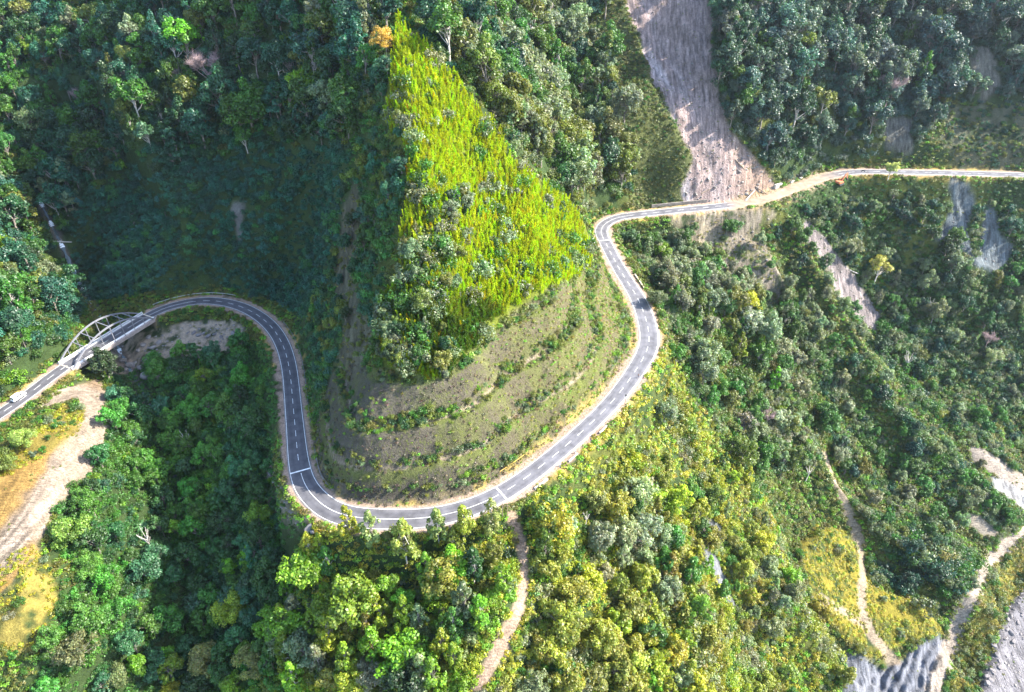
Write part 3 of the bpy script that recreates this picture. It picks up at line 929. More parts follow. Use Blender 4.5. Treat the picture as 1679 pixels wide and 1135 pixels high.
def scatter(spacing, seed):
    rg = np.random.default_rng(seed)
    gx_ = np.arange(-315, 365, spacing)
    gy_ = np.arange(66, 450, spacing)
    x, y = [a.ravel() for a in np.meshgrid(gx_, gy_)]
    x = x + (rg.random(x.size) - .5) * spacing * 1.1
    y = y + (rg.random(x.size) - .5) * spacing * 1.1
    z = height(x, y)
    u, v, d = project(x, y, z)
    k = (u > -320) & (u < 2080) & (v > -190) & (v < 1330)
    x, y, z, u, v, d = [q[k] for q in (x, y, z, u, v, d)]
    # drop what the relief hides well and truly
    top = z + 14
    hid = np.zeros(x.size)
    for t in np.linspace(0.45, 0.985, 45):
        hid = np.maximum(hid, height(x * t, y * t) - (CAMZ + (top - CAMZ) * t))
    k = hid < 3
    x, y, z, u, v, d = [q[k] for q in (x, y, z, u, v, d)]
    P = dict(x=x, y=y, z=z, u=u, v=v, d=d, n=x.size, rg=rg)
    wu = u + 9 * fbm(x / 9, y / 9, 3)
    wv = v + 7 * fbm(x / 9, y / 9, 33)
    P['zone'] = np.full(x.size, '', dtype='U16')
    for n_, p in VEG.items():
        m = inpoly(p, wu, wv)
        P['zone'][m & (P['zone'] == '')] = n_
    P['in'] = lambda n_: inpoly(ZONE[n_], wu, wv)
    P['bare'] = np.zeros(x.size, bool)
    for n_ in BARE:
        P['bare'] |= P['in'](n_)
    P['rd'], P['ri'] = line_dist(RC, x, y)
    P['onb'] = (P['ri'] >= I_B0 - 2) & (P['ri'] <= I_B1 + 2)
    P['trk'] = np.minimum.reduce([line_dist(T, x, y)[0] for T in (T_SPUR, T_RIVER, T_VALLEY, T_TURN)])
    P['sd'] = line_dist(STREAM, x, y)[0]
    P['left'] = ((x - RC[P['ri'], 0]) * RN[P['ri'], 0] + (y - RC[P['ri'], 1]) * RN[P['ri'], 1]) > 0
    return P

PLANTS = {'broadleaf_tree': [], 'spreading_tree': [], 'slender_tree': [], 'shrub': [], 'herb': [], 'cane': []}

def jig(rg, c, a=0.25):
    c = np.array(c) * (1 + a * (rg.random(3) - 0.5))
    return tuple(c)
DARK, TEAL, GREEN, OLIVE = (0.018, 0.052, 0.014), (0.013, 0.058, 0.034), (0.036, 0.105, 0.012), (0.090, 0.115, 0.016)
GREY, YELL, LIME, BRIGHT = (0.115, 0.155, 0.080), (0.20, 0.245, 0.010), (0.10, 0.20, 0.010), (0.33, 0.40, 0.012)
PAL = {
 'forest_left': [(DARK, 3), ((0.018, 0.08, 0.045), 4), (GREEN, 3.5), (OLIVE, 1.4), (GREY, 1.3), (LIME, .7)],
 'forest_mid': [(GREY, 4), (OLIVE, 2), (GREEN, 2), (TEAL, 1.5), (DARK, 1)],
 'forest_right': [((0.028, 0.078, 0.062), 4), ((0.065, 0.10, 0.075), 2.5), ((0.02, 0.06, 0.035), 2.5), (GREEN, 1.5), (OLIVE, .4)],  # bluish haze over the far slope is mixed into these tints
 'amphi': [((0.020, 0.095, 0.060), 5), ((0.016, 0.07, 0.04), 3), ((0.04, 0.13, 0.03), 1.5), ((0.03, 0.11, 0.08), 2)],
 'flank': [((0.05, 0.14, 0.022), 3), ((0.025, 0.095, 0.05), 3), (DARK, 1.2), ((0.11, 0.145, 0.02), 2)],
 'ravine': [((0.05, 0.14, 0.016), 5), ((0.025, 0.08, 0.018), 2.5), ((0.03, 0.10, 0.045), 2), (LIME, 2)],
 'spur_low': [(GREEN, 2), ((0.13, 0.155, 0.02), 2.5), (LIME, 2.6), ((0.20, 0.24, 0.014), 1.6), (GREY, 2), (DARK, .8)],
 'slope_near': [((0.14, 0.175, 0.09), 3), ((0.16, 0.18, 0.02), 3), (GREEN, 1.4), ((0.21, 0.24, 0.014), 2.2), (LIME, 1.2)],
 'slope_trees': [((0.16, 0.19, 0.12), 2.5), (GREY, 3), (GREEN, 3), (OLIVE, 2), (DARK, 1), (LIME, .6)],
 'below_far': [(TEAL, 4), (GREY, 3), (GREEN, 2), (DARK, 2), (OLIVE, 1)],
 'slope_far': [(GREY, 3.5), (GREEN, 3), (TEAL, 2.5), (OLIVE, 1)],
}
PALN = {k: ([c for c, w in v], np.array([w for c, w in v]) / sum(w for c, w in v)) for k, v in PAL.items()}

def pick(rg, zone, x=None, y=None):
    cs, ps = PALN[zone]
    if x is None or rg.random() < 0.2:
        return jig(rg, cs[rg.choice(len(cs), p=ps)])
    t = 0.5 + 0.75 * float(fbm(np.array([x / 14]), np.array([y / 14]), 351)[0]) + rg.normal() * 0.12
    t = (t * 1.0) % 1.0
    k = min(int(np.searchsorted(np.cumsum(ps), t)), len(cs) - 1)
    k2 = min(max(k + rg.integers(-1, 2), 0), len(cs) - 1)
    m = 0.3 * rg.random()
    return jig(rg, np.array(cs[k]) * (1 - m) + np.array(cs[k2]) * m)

def add(kind, P, i, var, sc, tint, sink=0.0):
    PLANTS[kind].append((P['x'][i], P['y'][i], P['z'][i] - sink, P['rg'].random() * 6.283, sc, tint, var, P['u'][i], P['v'][i], P['d'][i]))

# trees
T = scatter(5.2, 21)
dens = fbm(T['x'] / 18, T['y'] / 18, 301)
rg = T['rg']
for i in range(T['n']):
    zn = T['zone'][i]
    if not zn or T['bare'][i] or T['rd'][i] < (8.5 if zn == 'spur_low' else 9.5) or T['trk'][i] < 4.5 or (T['sd'][i] < (4 if T['y'][i] > 240 else 6) and T['y'][i] > 194):
        continue
    q, dn = rg.random(), dens[i]
    right_of_road = not T['left'][i]
    if zn in ('forest_left', 'forest_mid', 'forest_right'):
        if q < 0.62:
            r2 = rg.random()
            s = 0.85 + 0.75 * rg.random() ** 1.6
            kind = 'spreading_tree' if r2 < 0.045 else ('slender_tree' if r2 < 0.20 else 'broadleaf_tree')
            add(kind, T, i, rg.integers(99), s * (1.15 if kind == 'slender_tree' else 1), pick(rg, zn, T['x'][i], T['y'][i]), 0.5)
    elif zn == 'amphi':
        if q < 0.10 and T['rd'][i] > 14:
            add('broadleaf_tree', T, i, rg.integers(99), 0.35 + 0.25 * rg.random(), pick(rg, zn, T['x'][i], T['y'][i]), 0.5)
    elif zn == 'flank':
        if q < (0.6 if T['u'][i] > 585 and T['v'][i] < 420 else 0.22):
            add('broadleaf_tree', T, i, rg.integers(99), 0.38 + 0.3 * rg.random(), pick(rg, zn, T['x'][i], T['y'][i]), 0.5)
    elif zn == 'ravine':
        if T['rd'][i] < 13 and q < 0.5:
            continue
        if q < 0.7:
            add('broadleaf_tree', T, i, rg.integers(99), 0.6 + 0.35 * rg.random(), pick(rg, zn, T['x'][i], T['y'][i]), 0.8)
    elif zn == 'spur_low':
        if q < 0.95 and T['rd'][i] > 8.5:
            s = 0.85 + 0.6 * rg.random()
            if T['rd'][i] < 14:
                s *= 0.78
            add('slender_tree' if rg.random() < 0.7 else 'broadleaf_tree', T, i, rg.integers(99), s * (1.0 if rg.random() < .5 else .9), pick(rg, zn, T['x'][i], T['y'][i]), 0.5)
    elif zn == 'slope_near':
        deep = T['u'][i] < 1160 and T['v'][i] > 830
        if q < (0.78 if deep else 0.16 + 0.5 * (dn > 0.08)) and T['rd'][i] > 10.5:
            add('slender_tree' if rg.random() < 0.3 else 'broadleaf_tree', T, i, rg.integers(99), (0.68 + 0.5 * rg.random()) if deep else 0.42 + 0.45 * rg.random() ** 1.5, pick(rg, zn, T['x'][i], T['y'][i]), 0.6)
    elif zn == 'slope_trees':
        if q < 0.62:
            s = 0.6 + 0.5 * rg.random()
            if T['rd'][i] < 14 and right_of_road:
                s *= 0.7
            add('slender_tree' if rg.random() < 0.2 else 'broadleaf_tree', T, i, rg.integers(99), s, pick(rg, zn, T['x'][i], T['y'][i]), 0.6)
    elif zn == 'below_far':
        if q < 0.45:
            s = (0.55 + 0.4 * rg.random()) * (0.7 if T['rd'][i] < 16 else 1)
            add('slender_tree' if rg.random() < 0.15 else 'broadleaf_tree', T, i, rg.integers(99), s, pick(rg, zn, T['x'][i], T['y'][i]), 0.6)
    elif zn == 'slope_far':
        if q < 0.14 + 0.45 * (dn > 0.1):
            add('broadleaf_tree', T, i, rg.integers(99), 0.42 + 0.40 * rg.random(), pick(rg, zn, T['x'][i], T['y'][i]), 0.6)

# shrubs
S = scatter(1.9, 22)
dens = fbm(S['x'] / 12, S['y'] / 12, 311)
dens2 = fbm(S['x'] / 5, S['y'] / 5, 315)
rows = fbm((S['x'] * 0.72 + S['y'] * 0.69 + 2.5 * dens2) / 6.5, (S['y'] - S['x']) / 70, 316, 2)
rg = S['rg']
S_cane, S_cut, S_fb = S['in']('cane'), S['in']('cut'), S['in']('flank_bare')
S_gs, S_vg, S_bg, S_tf, S_sa, S_bb = [S['in'](n_) for n_ in ('grass_strip', 'valley_grass', 'bank_grass', 'terraced_far', 'scree_a', 'bare_bank')]
S_yl = S['in']('yellow_left') | S['in']('yellow_low')
hb = S['z'] - RC[S['ri'], 2]
fb = hb / ST_H - np.floor(hb / ST_H)
for i in range(S['n']):
    zn, q = S['zone'][i], rg.random()
    if S['bare'][i] or S['rd'][i] < 6.2 or S['trk'][i] < 2.6 or (S['sd'][i] < (2.6 if S['y'][i] > 240 else 4.5) and S['y'][i] > 190) or S_cane[i]:
        continue
    if S['onb'][i] and S['rd'][i] < 9:
        continue
    near = S['rd'][i] < 10
    if S_cut[i]:
        onb = False
        if (onb and q < 0.85) or (hb[i] < 4 and q < 0.5 and S['rd'][i] > 7.5):
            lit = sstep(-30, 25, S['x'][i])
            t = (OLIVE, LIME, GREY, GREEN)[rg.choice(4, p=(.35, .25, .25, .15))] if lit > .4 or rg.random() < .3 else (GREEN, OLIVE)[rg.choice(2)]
            add('shrub', S, i, rg.integers(99), (0.35 + 0.4 * rg.random()) * (1 if onb else 0.9), jig(rg, t), 0.15)
        elif q < 0.05:
            add('shrub', S, i, rg.integers(99), 0.25 + 0.2 * rg.random(), jig(rg, OLIVE), 0.1)
        continue
    if S_fb[i]:
        if q < 0.18:
            add('shrub', S, i, rg.integers(99), 0.3 + 0.25 * rg.random(), jig(rg, OLIVE), 0.1)
        continue
    if S_vg[i] or S_bg[i] or S_yl[i]:
        if q < (0.12 if not S_bg[i] else 0.42) and dens[i] > -0.1:
            add('shrub', S, i, rg.integers(99), 0.45 + 0.5 * rg.random(), jig(rg, (GREY, OLIVE, GREEN)[rg.choice(3)]), 0.15)
        continue
    if S_gs[i]:
        if q < 0.55:
            add('shrub', S, i, rg.integers(99), 0.3 + 0.3 * rg.random(), jig(rg, (OLIVE, GREEN, DARK)[rg.choice(3)]), 0.15)
        continue
    if S_tf[i]:
        if q < 0.5 + 0.4 * ((S['v'][i] % 34) < 12):
            add('shrub', S, i, rg.integers(99), 0.4 + 0.3 * rg.random(), jig(rg, (TEAL, GREEN, OLIVE)[rg.choice(3)]), 0.15)
        continue
    if S_sa[i] or S_bb[i]:
        if q < 0.28 and dens2[i] > -0.05:
            add('shrub', S, i, rg.integers(99), 0.35 + 0.4 * rg.random(), jig(rg, (GREY, OLIVE)[rg.choice(2)]), 0.15)
        continue
    if not zn:
        if q < 0.4:
            add('shrub', S, i, rg.integers(99), 0.45 + 0.4 * rg.random(), jig(rg, (OLIVE, GREEN)[rg.choice(2)]), 0.15)
        continue
    if zn.startswith('forest'):
        if q < 0.5:
            add('shrub', S, i, rg.integers(99), 0.8 + 0.7 * rg.random(), pick(rg, zn, S['x'][i], S['y'][i]), 0.2)
    elif zn == 'amphi':
        if q < 0.8:
            add('shrub', S, i, rg.integers(99), (0.5 + 0.75 * rg.random() ** 1.4) * (0.6 if near else 1), pick(rg, zn, S['x'][i], S['y'][i]), 0.2)
    elif zn in ('slope_near', 'slope_far'):
        if q < 0.9 and rows[i] + 0.45 * dens[i] > (-0.22 if zn == 'slope_far' else -0.35):
            big = 0.45 + 0.30 * rg.random() + 1.25 * max(0.0, rows[i] + 0.3 * dens[i]) * (0.5 + rg.random())
            add('shrub', S, i, rg.integers(99), big * (0.5 if near else 1), pick(rg, zn, S['x'][i], S['y'][i]), 0.2)
    else:
        if q < 0.72:
            add('shrub', S, i, rg.integers(99), (0.55 + 0.6 * rg.random()) * (0.5 if near else 1), pick(rg, zn, S['x'][i], S['y'][i]), 0.2)

# a hedge of bushes along every bench
Bn = scatter(1.15, 25)
rg = Bn['rg']
hb = Bn['z'] - RC[Bn['ri'], 2]
fb = hb / ST_H - np.floor(hb / ST_H)
dens = fbm(Bn['x'] / 7, Bn['y'] / 7, 341)
bc = Bn['in']('cut')
for i in np.where(bc)[0]:
    foot = 6.9 < Bn['rd'][i] < 9.2 and hb[i] < 4
    if not ((-0.02 < fb[i] < 0.30 and hb[i] > 5 and Bn['rd'][i] > 7.5) or foot) or dens[i] < -0.42 or rg.random() > 0.85 - 0.15 * (Bn['x'][i] < -22) * (not foot):
        continue
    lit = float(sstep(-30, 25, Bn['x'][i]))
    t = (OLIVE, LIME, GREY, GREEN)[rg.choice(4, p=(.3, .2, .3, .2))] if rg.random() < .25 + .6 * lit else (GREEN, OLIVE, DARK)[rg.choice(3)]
    add('shrub', Bn, i, rg.integers(99), 0.26 + 0.34 * rg.random() ** 1.5 + 0.5 * max(dens[i], 0), jig(rg, t), 0.15)

# canes on the bright face, with shrubs and small trees among them
K = scatter(0.86, 23)
rg = K['rg']
kc = inpoly(ZONE['cane'], K['u'] + 16 * fbm(K['x'] / 5, K['y'] / 5, 361, 3), K['v'] + 14 * fbm(K['x'] / 5, K['y'] / 5, 362, 3))
kbig = fbm(K['x'] / 4, K['y'] / 4, 363)
dens = fbm(K['x'] / 9, K['y'] / 9, 321)
for i in np.where(kc)[0]:
    u, v = K['u'][i], K['v'][i]
    dark = sstep(-40, 60, (v - 470) - 0.28 * (u - 700) + 60 * dens[i])     # lower left turns away from the sun; its shade is put into the tint
    if u < 720 and 470 < v and dens[i] > 0.15:
        dark *= 0.3
    if rg.random() < 0.035 * (u < 770 - 0.1 * (v - 330)) * (v > 320) * (1 + dens[i]):
        add('broadleaf_tree' if rg.random() < .7 else 'slender_tree', K, i, rg.integers(99), 0.36 + 0.28 * rg.random(), jig(rg, (GREY, GREEN, OLIVE, DARK)[rg.choice(4)]), 0.4)
        continue
    if rg.random() < 0.02 + 0.05 * (u < 740) * (v > 300):
        add('shrub', K, i, rg.integers(99), 0.9 + 0.9 * rg.random(), jig(rg, (GREY, GREEN)[rg.choice(2)]), 0.2)
        continue
    if rg.random() < 0.93:
        t = np.array(BRIGHT) * (1 - dark) + np.array((0.06, 0.115, 0.012)) * dark
        if rg.random() < 0.02:
            t = np.array((0.40, 0.34, 0.01))
        add('cane', K, i, rg.integers(99), 0.62 + 0.42 * rg.random() + 0.25 * kbig[i], jig(rg, t, 0.3), 0.1)

# low cover: herbs and grass tussocks
G = scatter(0.9, 24)
rg = G['rg']
gz = {n_: G['in'](n_) for n_ in ('cut', 'valley_grass', 'bank_grass', 'yellow_left', 'yellow_low', 'grass_strip', 'terraced_far', 'scree_a', 'bare_bank', 'cane', 'landslide', 'flank_bare')}
dens = fbm(G['x'] / 6, G['y'] / 6, 331)
hb = G['z'] - RC[G['ri'], 2]
fb = hb / ST_H - np.floor(hb / ST_H)
for i in range(G['n']):
    q = rg.random()
    if G['rd'][i] < 4.9 + 0.9 * dens[i] or G['trk'][i] < 1.5 or gz['cane'][i]:
        continue
    zn, dn = G['zone'][i], dens[i]
    s, t = None, None
    if gz['cut'][i]:
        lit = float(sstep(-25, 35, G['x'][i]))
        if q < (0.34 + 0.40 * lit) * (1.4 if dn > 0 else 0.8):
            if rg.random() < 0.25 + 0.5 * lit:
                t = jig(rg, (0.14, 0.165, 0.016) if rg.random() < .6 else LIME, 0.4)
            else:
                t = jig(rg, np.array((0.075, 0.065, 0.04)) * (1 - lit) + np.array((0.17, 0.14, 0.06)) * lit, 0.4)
            s = 0.35 + 0.5 * rg.random()
    elif gz['valley_grass'][i] or gz['yellow_low'][i] or gz['yellow_left'][i]:
        if q < 0.55 and dn > -0.25:
            t, s = jig(rg, (0.21, 0.21, 0.010) if rg.random() < .7 else (0.13, 0.15, 0.015), 0.3), 0.5 + 0.6 * rg.random()
    elif gz['bank_grass'][i]:
        if q < 0.7:
            t, s = jig(rg, (0.15, 0.145, 0.015) if rg.random() < .6 else OLIVE, 0.3), 0.6 + 0.7 * rg.random()
    elif gz['grass_strip'][i]:
        if q < 0.5:
            t, s = jig(rg, (0.075, 0.09, 0.02), 0.3), 0.7 + 0.6 * rg.random()
    elif gz['scree_a'][i] or gz['bare_bank'][i] or gz['terraced_far'][i] or gz['flank_bare'][i]:
        if q < 0.25 and dn > -0.1:
            t, s = jig(rg, (0.12, 0.115, 0.03), 0.3), 0.5 + 0.5 * rg.random()
    elif G['bare'][i]:
        if q < 0.02:
            t, s = jig(rg, OLIVE, 0.3), 0.4 + 0.4 * rg.random()
    elif zn in ('slope_near', 'spur_low', 'slope_far', 'slope_trees', ''):
        if q < 0.5:
            w = (0.20, 0.22, 0.012) if zn in ('slope_near', 'spur_low') else (0.085, 0.10, 0.015)
            t, s = jig(rg, w if rg.random() < .7 else LIME, 0.35), 0.8 + 0.9 * rg.random()
    elif zn in ('ravine', 'flank', 'below_far', 'amphi'):
        if q < 0.3:
            t, s = jig(rg, GREEN if zn != 'amphi' else TEAL, 0.3), 0.8 + 0.8 * rg.random()
    if s:
        add('herb', G, i, rg.integers(99), s, t, 0.05)
print({k: len(v) for k, v in PLANTS.items()})

# ------------------------------------------------------------------ plants into objects
def stuff(name, label, items, meshes):
    """one object for the uncountable rest: points that carry the plants"""
    srcs = []
    me = bpy.data.meshes.new(name)
    me.from_pydata([(p[0], p[1], p[2]) for p in items], [], [])
    n = len(items)
    for nm, typ, data in (('rotz', 'FLOAT', [p[3] for p in items]), ('scl', 'FLOAT', [p[4] for p in items]), ('pickone', 'INT', [p[6] % len(meshes) for p in items])):
        a = me.attributes.new(nm, typ, 'POINT')
        a.data.foreach_set('value', np.array(data, np.float32 if typ == 'FLOAT' else np.int32))
    a = me.attributes.new('tint', 'FLOAT_COLOR', 'POINT')
    a.data.foreach_set('color', np.array([(*p[5], 1) for p in items], np.float32).ravel())
    o = link(name, me)
    o['kind'] = 'stuff'
    o['label'] = label
    g = bpy.data.node_groups.new(name, 'GeometryNodeTree')
    g.interface.new_socket('Geometry', in_out='INPUT', socket_type='NodeSocketGeometry')
    g.interface.new_socket('Geometry', in_out='OUTPUT', socket_type='NodeSocketGeometry')
    N, L = g.nodes, g.links
    gi, go = N.new('NodeGroupInput'), N.new('NodeGroupOutput')
    gti = N.new('GeometryNodeJoinGeometry')
    for mm in reversed(meshes):
        so = bpy.data.objects.new(name + '_source', mm)
        oi = N.new('GeometryNodeObjectInfo'); oi.inputs['Object'].default_value = so
        oi.inputs['As Instance'].default_value = True
        L.new(oi.outputs['Geometry'], gti.inputs[0])
    ip = N.new('GeometryNodeInstanceOnPoints')
    L.new(gi.outputs[0], ip.inputs['Points'])
    L.new(gti.outputs[0], ip.inputs['Instance'])
    ip.inputs['Pick Instance'].default_value = True
    def attr(nm, typ):
        q = N.new('GeometryNodeInputNamedAttribute'); q.data_type = typ; q.inputs['Name'].default_value = nm
        return q.outputs['Attribute']
    L.new(attr('pickone', 'INT'), ip.inputs['Instance Index'])
    cx = N.new('ShaderNodeCombineXYZ'); L.new(attr('rotz', 'FLOAT'), cx.inputs['Z'])
    L.new(cx.outputs[0], ip.inputs['Rotation'])
    L.new(attr('scl', 'FLOAT'), ip.inputs['Scale'])
    L.new(ip.outputs[0], go.inputs[0])
    md = o.modifiers.new('plants', 'NODES'); md.node_group = g
    return o

def top_split(kind, n, hgt):
    ins = [p for p in PLANTS[kind] if 5 < p[7] < 1674 and 8 < p[8] < 1165]
    ins.sort(key=lambda p: -(p[4] * hgt) / p[9])
    ids = set(id(p) for p in ins[:n])
    return ins[:n], [p for p in PLANTS[kind] if id(p) not in ids]

def tag(o, label, cat, group=None):
    o['label'] = label
    o['category'] = cat
    if group:
        o['group'] = group
    return o

def empty(name, loc, rz=0.0, sc=1.0):
    o = bpy.data.objects.new(name, None)
    COL.objects.link(o)
    o.location = tuple(float(q) for q in loc)
    o.rotation_euler = (0, 0, rz)
    o.scale = (sc, sc, sc)
    o.empty_display_size = 0.3
    return o

# -- single trees that can be told apart
def tint_of(o, c):
    o['tint'] = [float(q) for q in c]

def tree_thing(name, trunk, crown, loc, sc, tint, rz=0.0, crown_name='crown'):
    r = empty(name, loc, rz, sc)
    if trunk is not None:
        link('trunk', trunk, r)
    if crown is not None:
        tint_of(link(crown_name, crown, r), tint)
    return r

big_bare = [bare_tree('branches', 700 + k, h=12, cr=5.5, n_twig=1100, r=0.2) for k in range(3)]
dead = [bare_tree('branches', 720 + k, h=11, cr=3.0, mat=M_PALE, n_twig=26, r=0.26) for k in range(2)]
oval = dome_tree(251, h=15, cr=3.9, nl=26, n=5200, size=0.32, flat=1.5, base=0.2)
wide = [dome_tree(260 + k, h=12, cr=7.0, nl=24, n=7500, size=0.32, flat=0.7, base=0.3) for k in range(4)]
BANANA = [banana_mesh(650 + k) for k in range(3)]
# picture point of the foot, kind, scale, tint, category, label
SPECIAL = [
 ((634,92), KIND['broadleaf_tree'][1], 0.74, (0.30,0.19,0.03), 'orange leaved tree at the very tip of the bright green spur top'),
 ((180,622), oval, 1.22, (0.025,0.055,0.018), 'dense dark oval tree standing in front of the arch bridge'),
 ((250,250), KIND['spreading_tree'][0], 1.05, (0.05,0.12,0.06), 'blue green umbrella shaped tree with slim pale trunk in the shaded forest'),
 ((110,235), KIND['spreading_tree'][1], 1.1, (0.035,0.085,0.05), 'wide flat topped teal tree at the edge of the dark gully'),
 ((190,75), KIND['broadleaf_tree'][4], 1.15, (0.15,0.17,0.02), 'tall yellow green tree catching light at the upper left'),
 ((1343,196), KIND['spreading_tree'][2], 1.15, (0.13,0.17,0.04), 'tall lone tree with long pale trunk right of the landslide'),
 ((1433,464), KIND['spreading_tree'][1], 1.15, (0.19,0.18,0.04), 'tall yellowish tree with long pale trunk below the far road'),
 ((1455,296), KIND['spreading_tree'][0], 0.75, (0.26,0.30,0.10), 'pale feathery tree overlapping the far road edge'),
 ((1266,640), KIND['slender_tree'][2], 0.95, (0.09,0.26,0.015), 'vivid green rounded tree on the slope right of the road'),
 ((1160,520), KIND['slender_tree'][4], 0.72, (0.12,0.22,0.012), 'small bright green conical tree right of the road shoulder bend'),
 ((1208,590), KIND['slender_tree'][1], 1.15, (0.13,0.20,0.012), 'slim yellow green columnar tree below the yellow spreading tree'),
 ((1228,520), KIND['spreading_tree'][0], 0.95, (0.23,0.24,0.012), 'yellow green spreading tree on the steep slope right of the road'),
 ((1105,420), wide[0], 0.75, (0.06,0.095,0.045), 'big grey green tree inside the tight upper bend'),
 ((1030,400), wide[3], 0.62, (0.045,0.085,0.035), 'round dark green tree covering the inside of the upper bend'),
 ((1075,500), wide[1], 0.55, (0.085,0.12,0.05), 'round grey green tree casting shade on the road'),
 ((388,1010), wide[1], 0.85, (0.17,0.21,0.016), 'large bright yellow green tree below the left road curve'),
 ((350,1100), wide[2], 0.95, (0.14,0.15,0.04), 'large pale olive tree at the bottom left with dense crown'),
 ((420,1105), wide[0], 0.8, (0.13,0.145,0.035), 'pale olive tree right of the large bottom left one'),
 ((130,1085), wide[3], 0.95, (0.10,0.12,0.045), 'broad grey olive tree in the bottom left corner beside dry ground'),
 ((200,1120), wide[2], 0.6, (0.09,0.12,0.04), 'smaller grey olive tree next to the broad bottom left one'),
 ((125,890), wide[0], 0.9, (0.10,0.19,0.025), 'large bright green tree at the edge of the dirt turnout'),
 ((150,940), wide[1], 0.62, (0.07,0.15,0.02), 'mid green tree just below the large one by the turnout'),
 ((285,1150), wide[2], 0.6, (0.20,0.22,0.010), 'yellow green tree cut by the bottom edge left of centre'),
 ((870,1150), wide[3], 0.8, (0.12,0.16,0.07), 'grey green dome shaped tree beside the lower end of the dirt track'),
 ((655,905), KIND['broadleaf_tree'][3], 0.85, (0.11,0.14,0.03), 'leafy tree whose top hides part of the lower road bend'),
 ((575,884), KIND['slender_tree'][1], 1.1, (0.20,0.24,0.015), 'yellow green tree overlapping the road edge at the left of the lower bend'),
 ((612,892), KIND['slender_tree'][3], 1.2, (0.13,0.17,0.05), 'olive slender tree between the two road edge trees of the lower bend'),
 ((720,893), KIND['slender_tree'][0], 1.3, (0.12,0.16,0.04), 'tall slender tree in front of the middle of the lower bend'),
 ((762,886), KIND['slender_tree'][5], 1.05, (0.17,0.22,0.02), 'bright slender tree right of the middle of the lower bend'),
 ((806,872), KIND['slender_tree'][2], 1.0, (0.15,0.19,0.05), 'pale slender tree just left of the two wooden poles'),
 ((668,925), KIND['slender_tree'][4], 1.5, (0.15,0.18,0.03), 'tall feathery tree standing below the lower bend in the centre'),
 ((45,735), wide[2], 0.62, (0.14,0.19,0.035), 'bushy light green tree beside the road below the white van'),
 ((8,770), wide[1], 0.6, (0.12,0.19,0.03), 'bushy tree cut by the left edge below the van'),
 ((1592,962), wide[0], 0.42, (0.05,0.08,0.035), 'lone dark round tree leaning over the pale river track'),
 ((1508,1000), SHRUBS[2], 2.3, (0.08,0.105,0.05), 'lone grey green bush in the yellow valley grass'),
 ((1540,920), KIND['broadleaf_tree'][0], 0.62, (0.15,0.15,0.03), 'thin yellowish tree at the lower edge of the right slope wood'),
]
PINNED = []
for k, (uv, shape, sc, tint, label) in enumerate(SPECIAL):
    p = hit(*uv)
    PINNED.append((p[0], p[1], 3.2 * sc if isinstance(shape, tuple) else 2.5))
    if isinstance(shape, tuple):
        o = tree_thing('tree', shape[0], shape[1], p - (0, 0, 0.4), sc, tint, k * 1.3)
        tag(o, label, 'tree')
    else:
        o = link('bush', shape); o.location = p; o.scale = (sc, sc, sc); tint_of(o, tint)
        tag(o, label, 'bush')
for uv, me_, sc, label in (((350, 165), big_bare[0], 1.75, 'wide leafless pinkish tree in the shaded forest left of the spur'), ((146, 190), big_bare[1], 1.15, 'small rounded leafless tan tree at the upper left'),
                           ((556, 55), big_bare[2], 1.6, 'leafless mauve tree cut by the top edge left of the orange tree'), ((1448, 182), big_bare[0], 1.5, 'leafless mauve tree with pale trunk above the far road'),
                           ((313, 740), dead[0], 0.95, 'dead brown tree with bare forked limbs in the shaded ravine'), ((250, 905), dead[1], 1.05, 'grey half dead tree with pale slanting trunk in the ravine'),
                           ((1520, 520), dead[0], 1.0, 'bare pale dead tree below the far road near the yellowish tree'), ((1255, 700), big_bare[1], 0.75, 'leafless grey tree on the wooded slope right of the road'), ((1480, 610), dead[1], 1.1, 'slanting pale dead tree in the middle of the right slope'), ((1612, 575), big_bare[2], 0.9, 'leafless mauve tree near the right edge below the cliff'), ((930, 310), big_bare[1], 0.8, 'leafless tree on the flank above the tight bend'),
                           ((470, 135), dead[0], 1.2, 'bare trunk between the pinkish leafless tree and the spur'), ((1035, 900), big_bare[2], 0.62, 'leafless grey tree right of the dirt track'), ((1320, 790), dead[0], 0.9, 'dead tree at the top of the valley dirt path'),
                           ((960, 862), dead[1], 0.55, 'small bare grey tree on the yellow slope below the road')):
    o = empty('leafless_tree', hit(*uv), hash(label) % 7 * 0.0 + uv[0] * 0.01, sc)
    link('branches', me_, o)
    tag(o, label, 'tree')
for k, (uv, where) in enumerate((((300, 738), 'beside the dead brown tree in the ravine'), ((283, 770), 'just below the dead brown tree in the ravine'), ((238, 872), 'under the grey half dead tree'), ((330, 240), 'at the foot of the upper left forest'), ((985, 305), 'in the dark gully above the tight road bend'))):
    o = link('banana_plant', BANANA[k % 3]); o.location = hit(*uv); o.scale = (1.3,) * 3
    tint_of(o, (0.06, 0.15, 0.05))
    tag(o, 'banana plant with long arching leaves ' + where, 'plant')

PX = np.array(PINNED)
def free(p):
    return ((PX[:, 0] - p[0]) ** 2 + (PX[:, 1] - p[1]) ** 2 > PX[:, 2] ** 2).all()
for kd in ('broadleaf_tree', 'spreading_tree', 'slender_tree'):
    PLANTS[kd] = [p for p in PLANTS[kd] if free(p)]

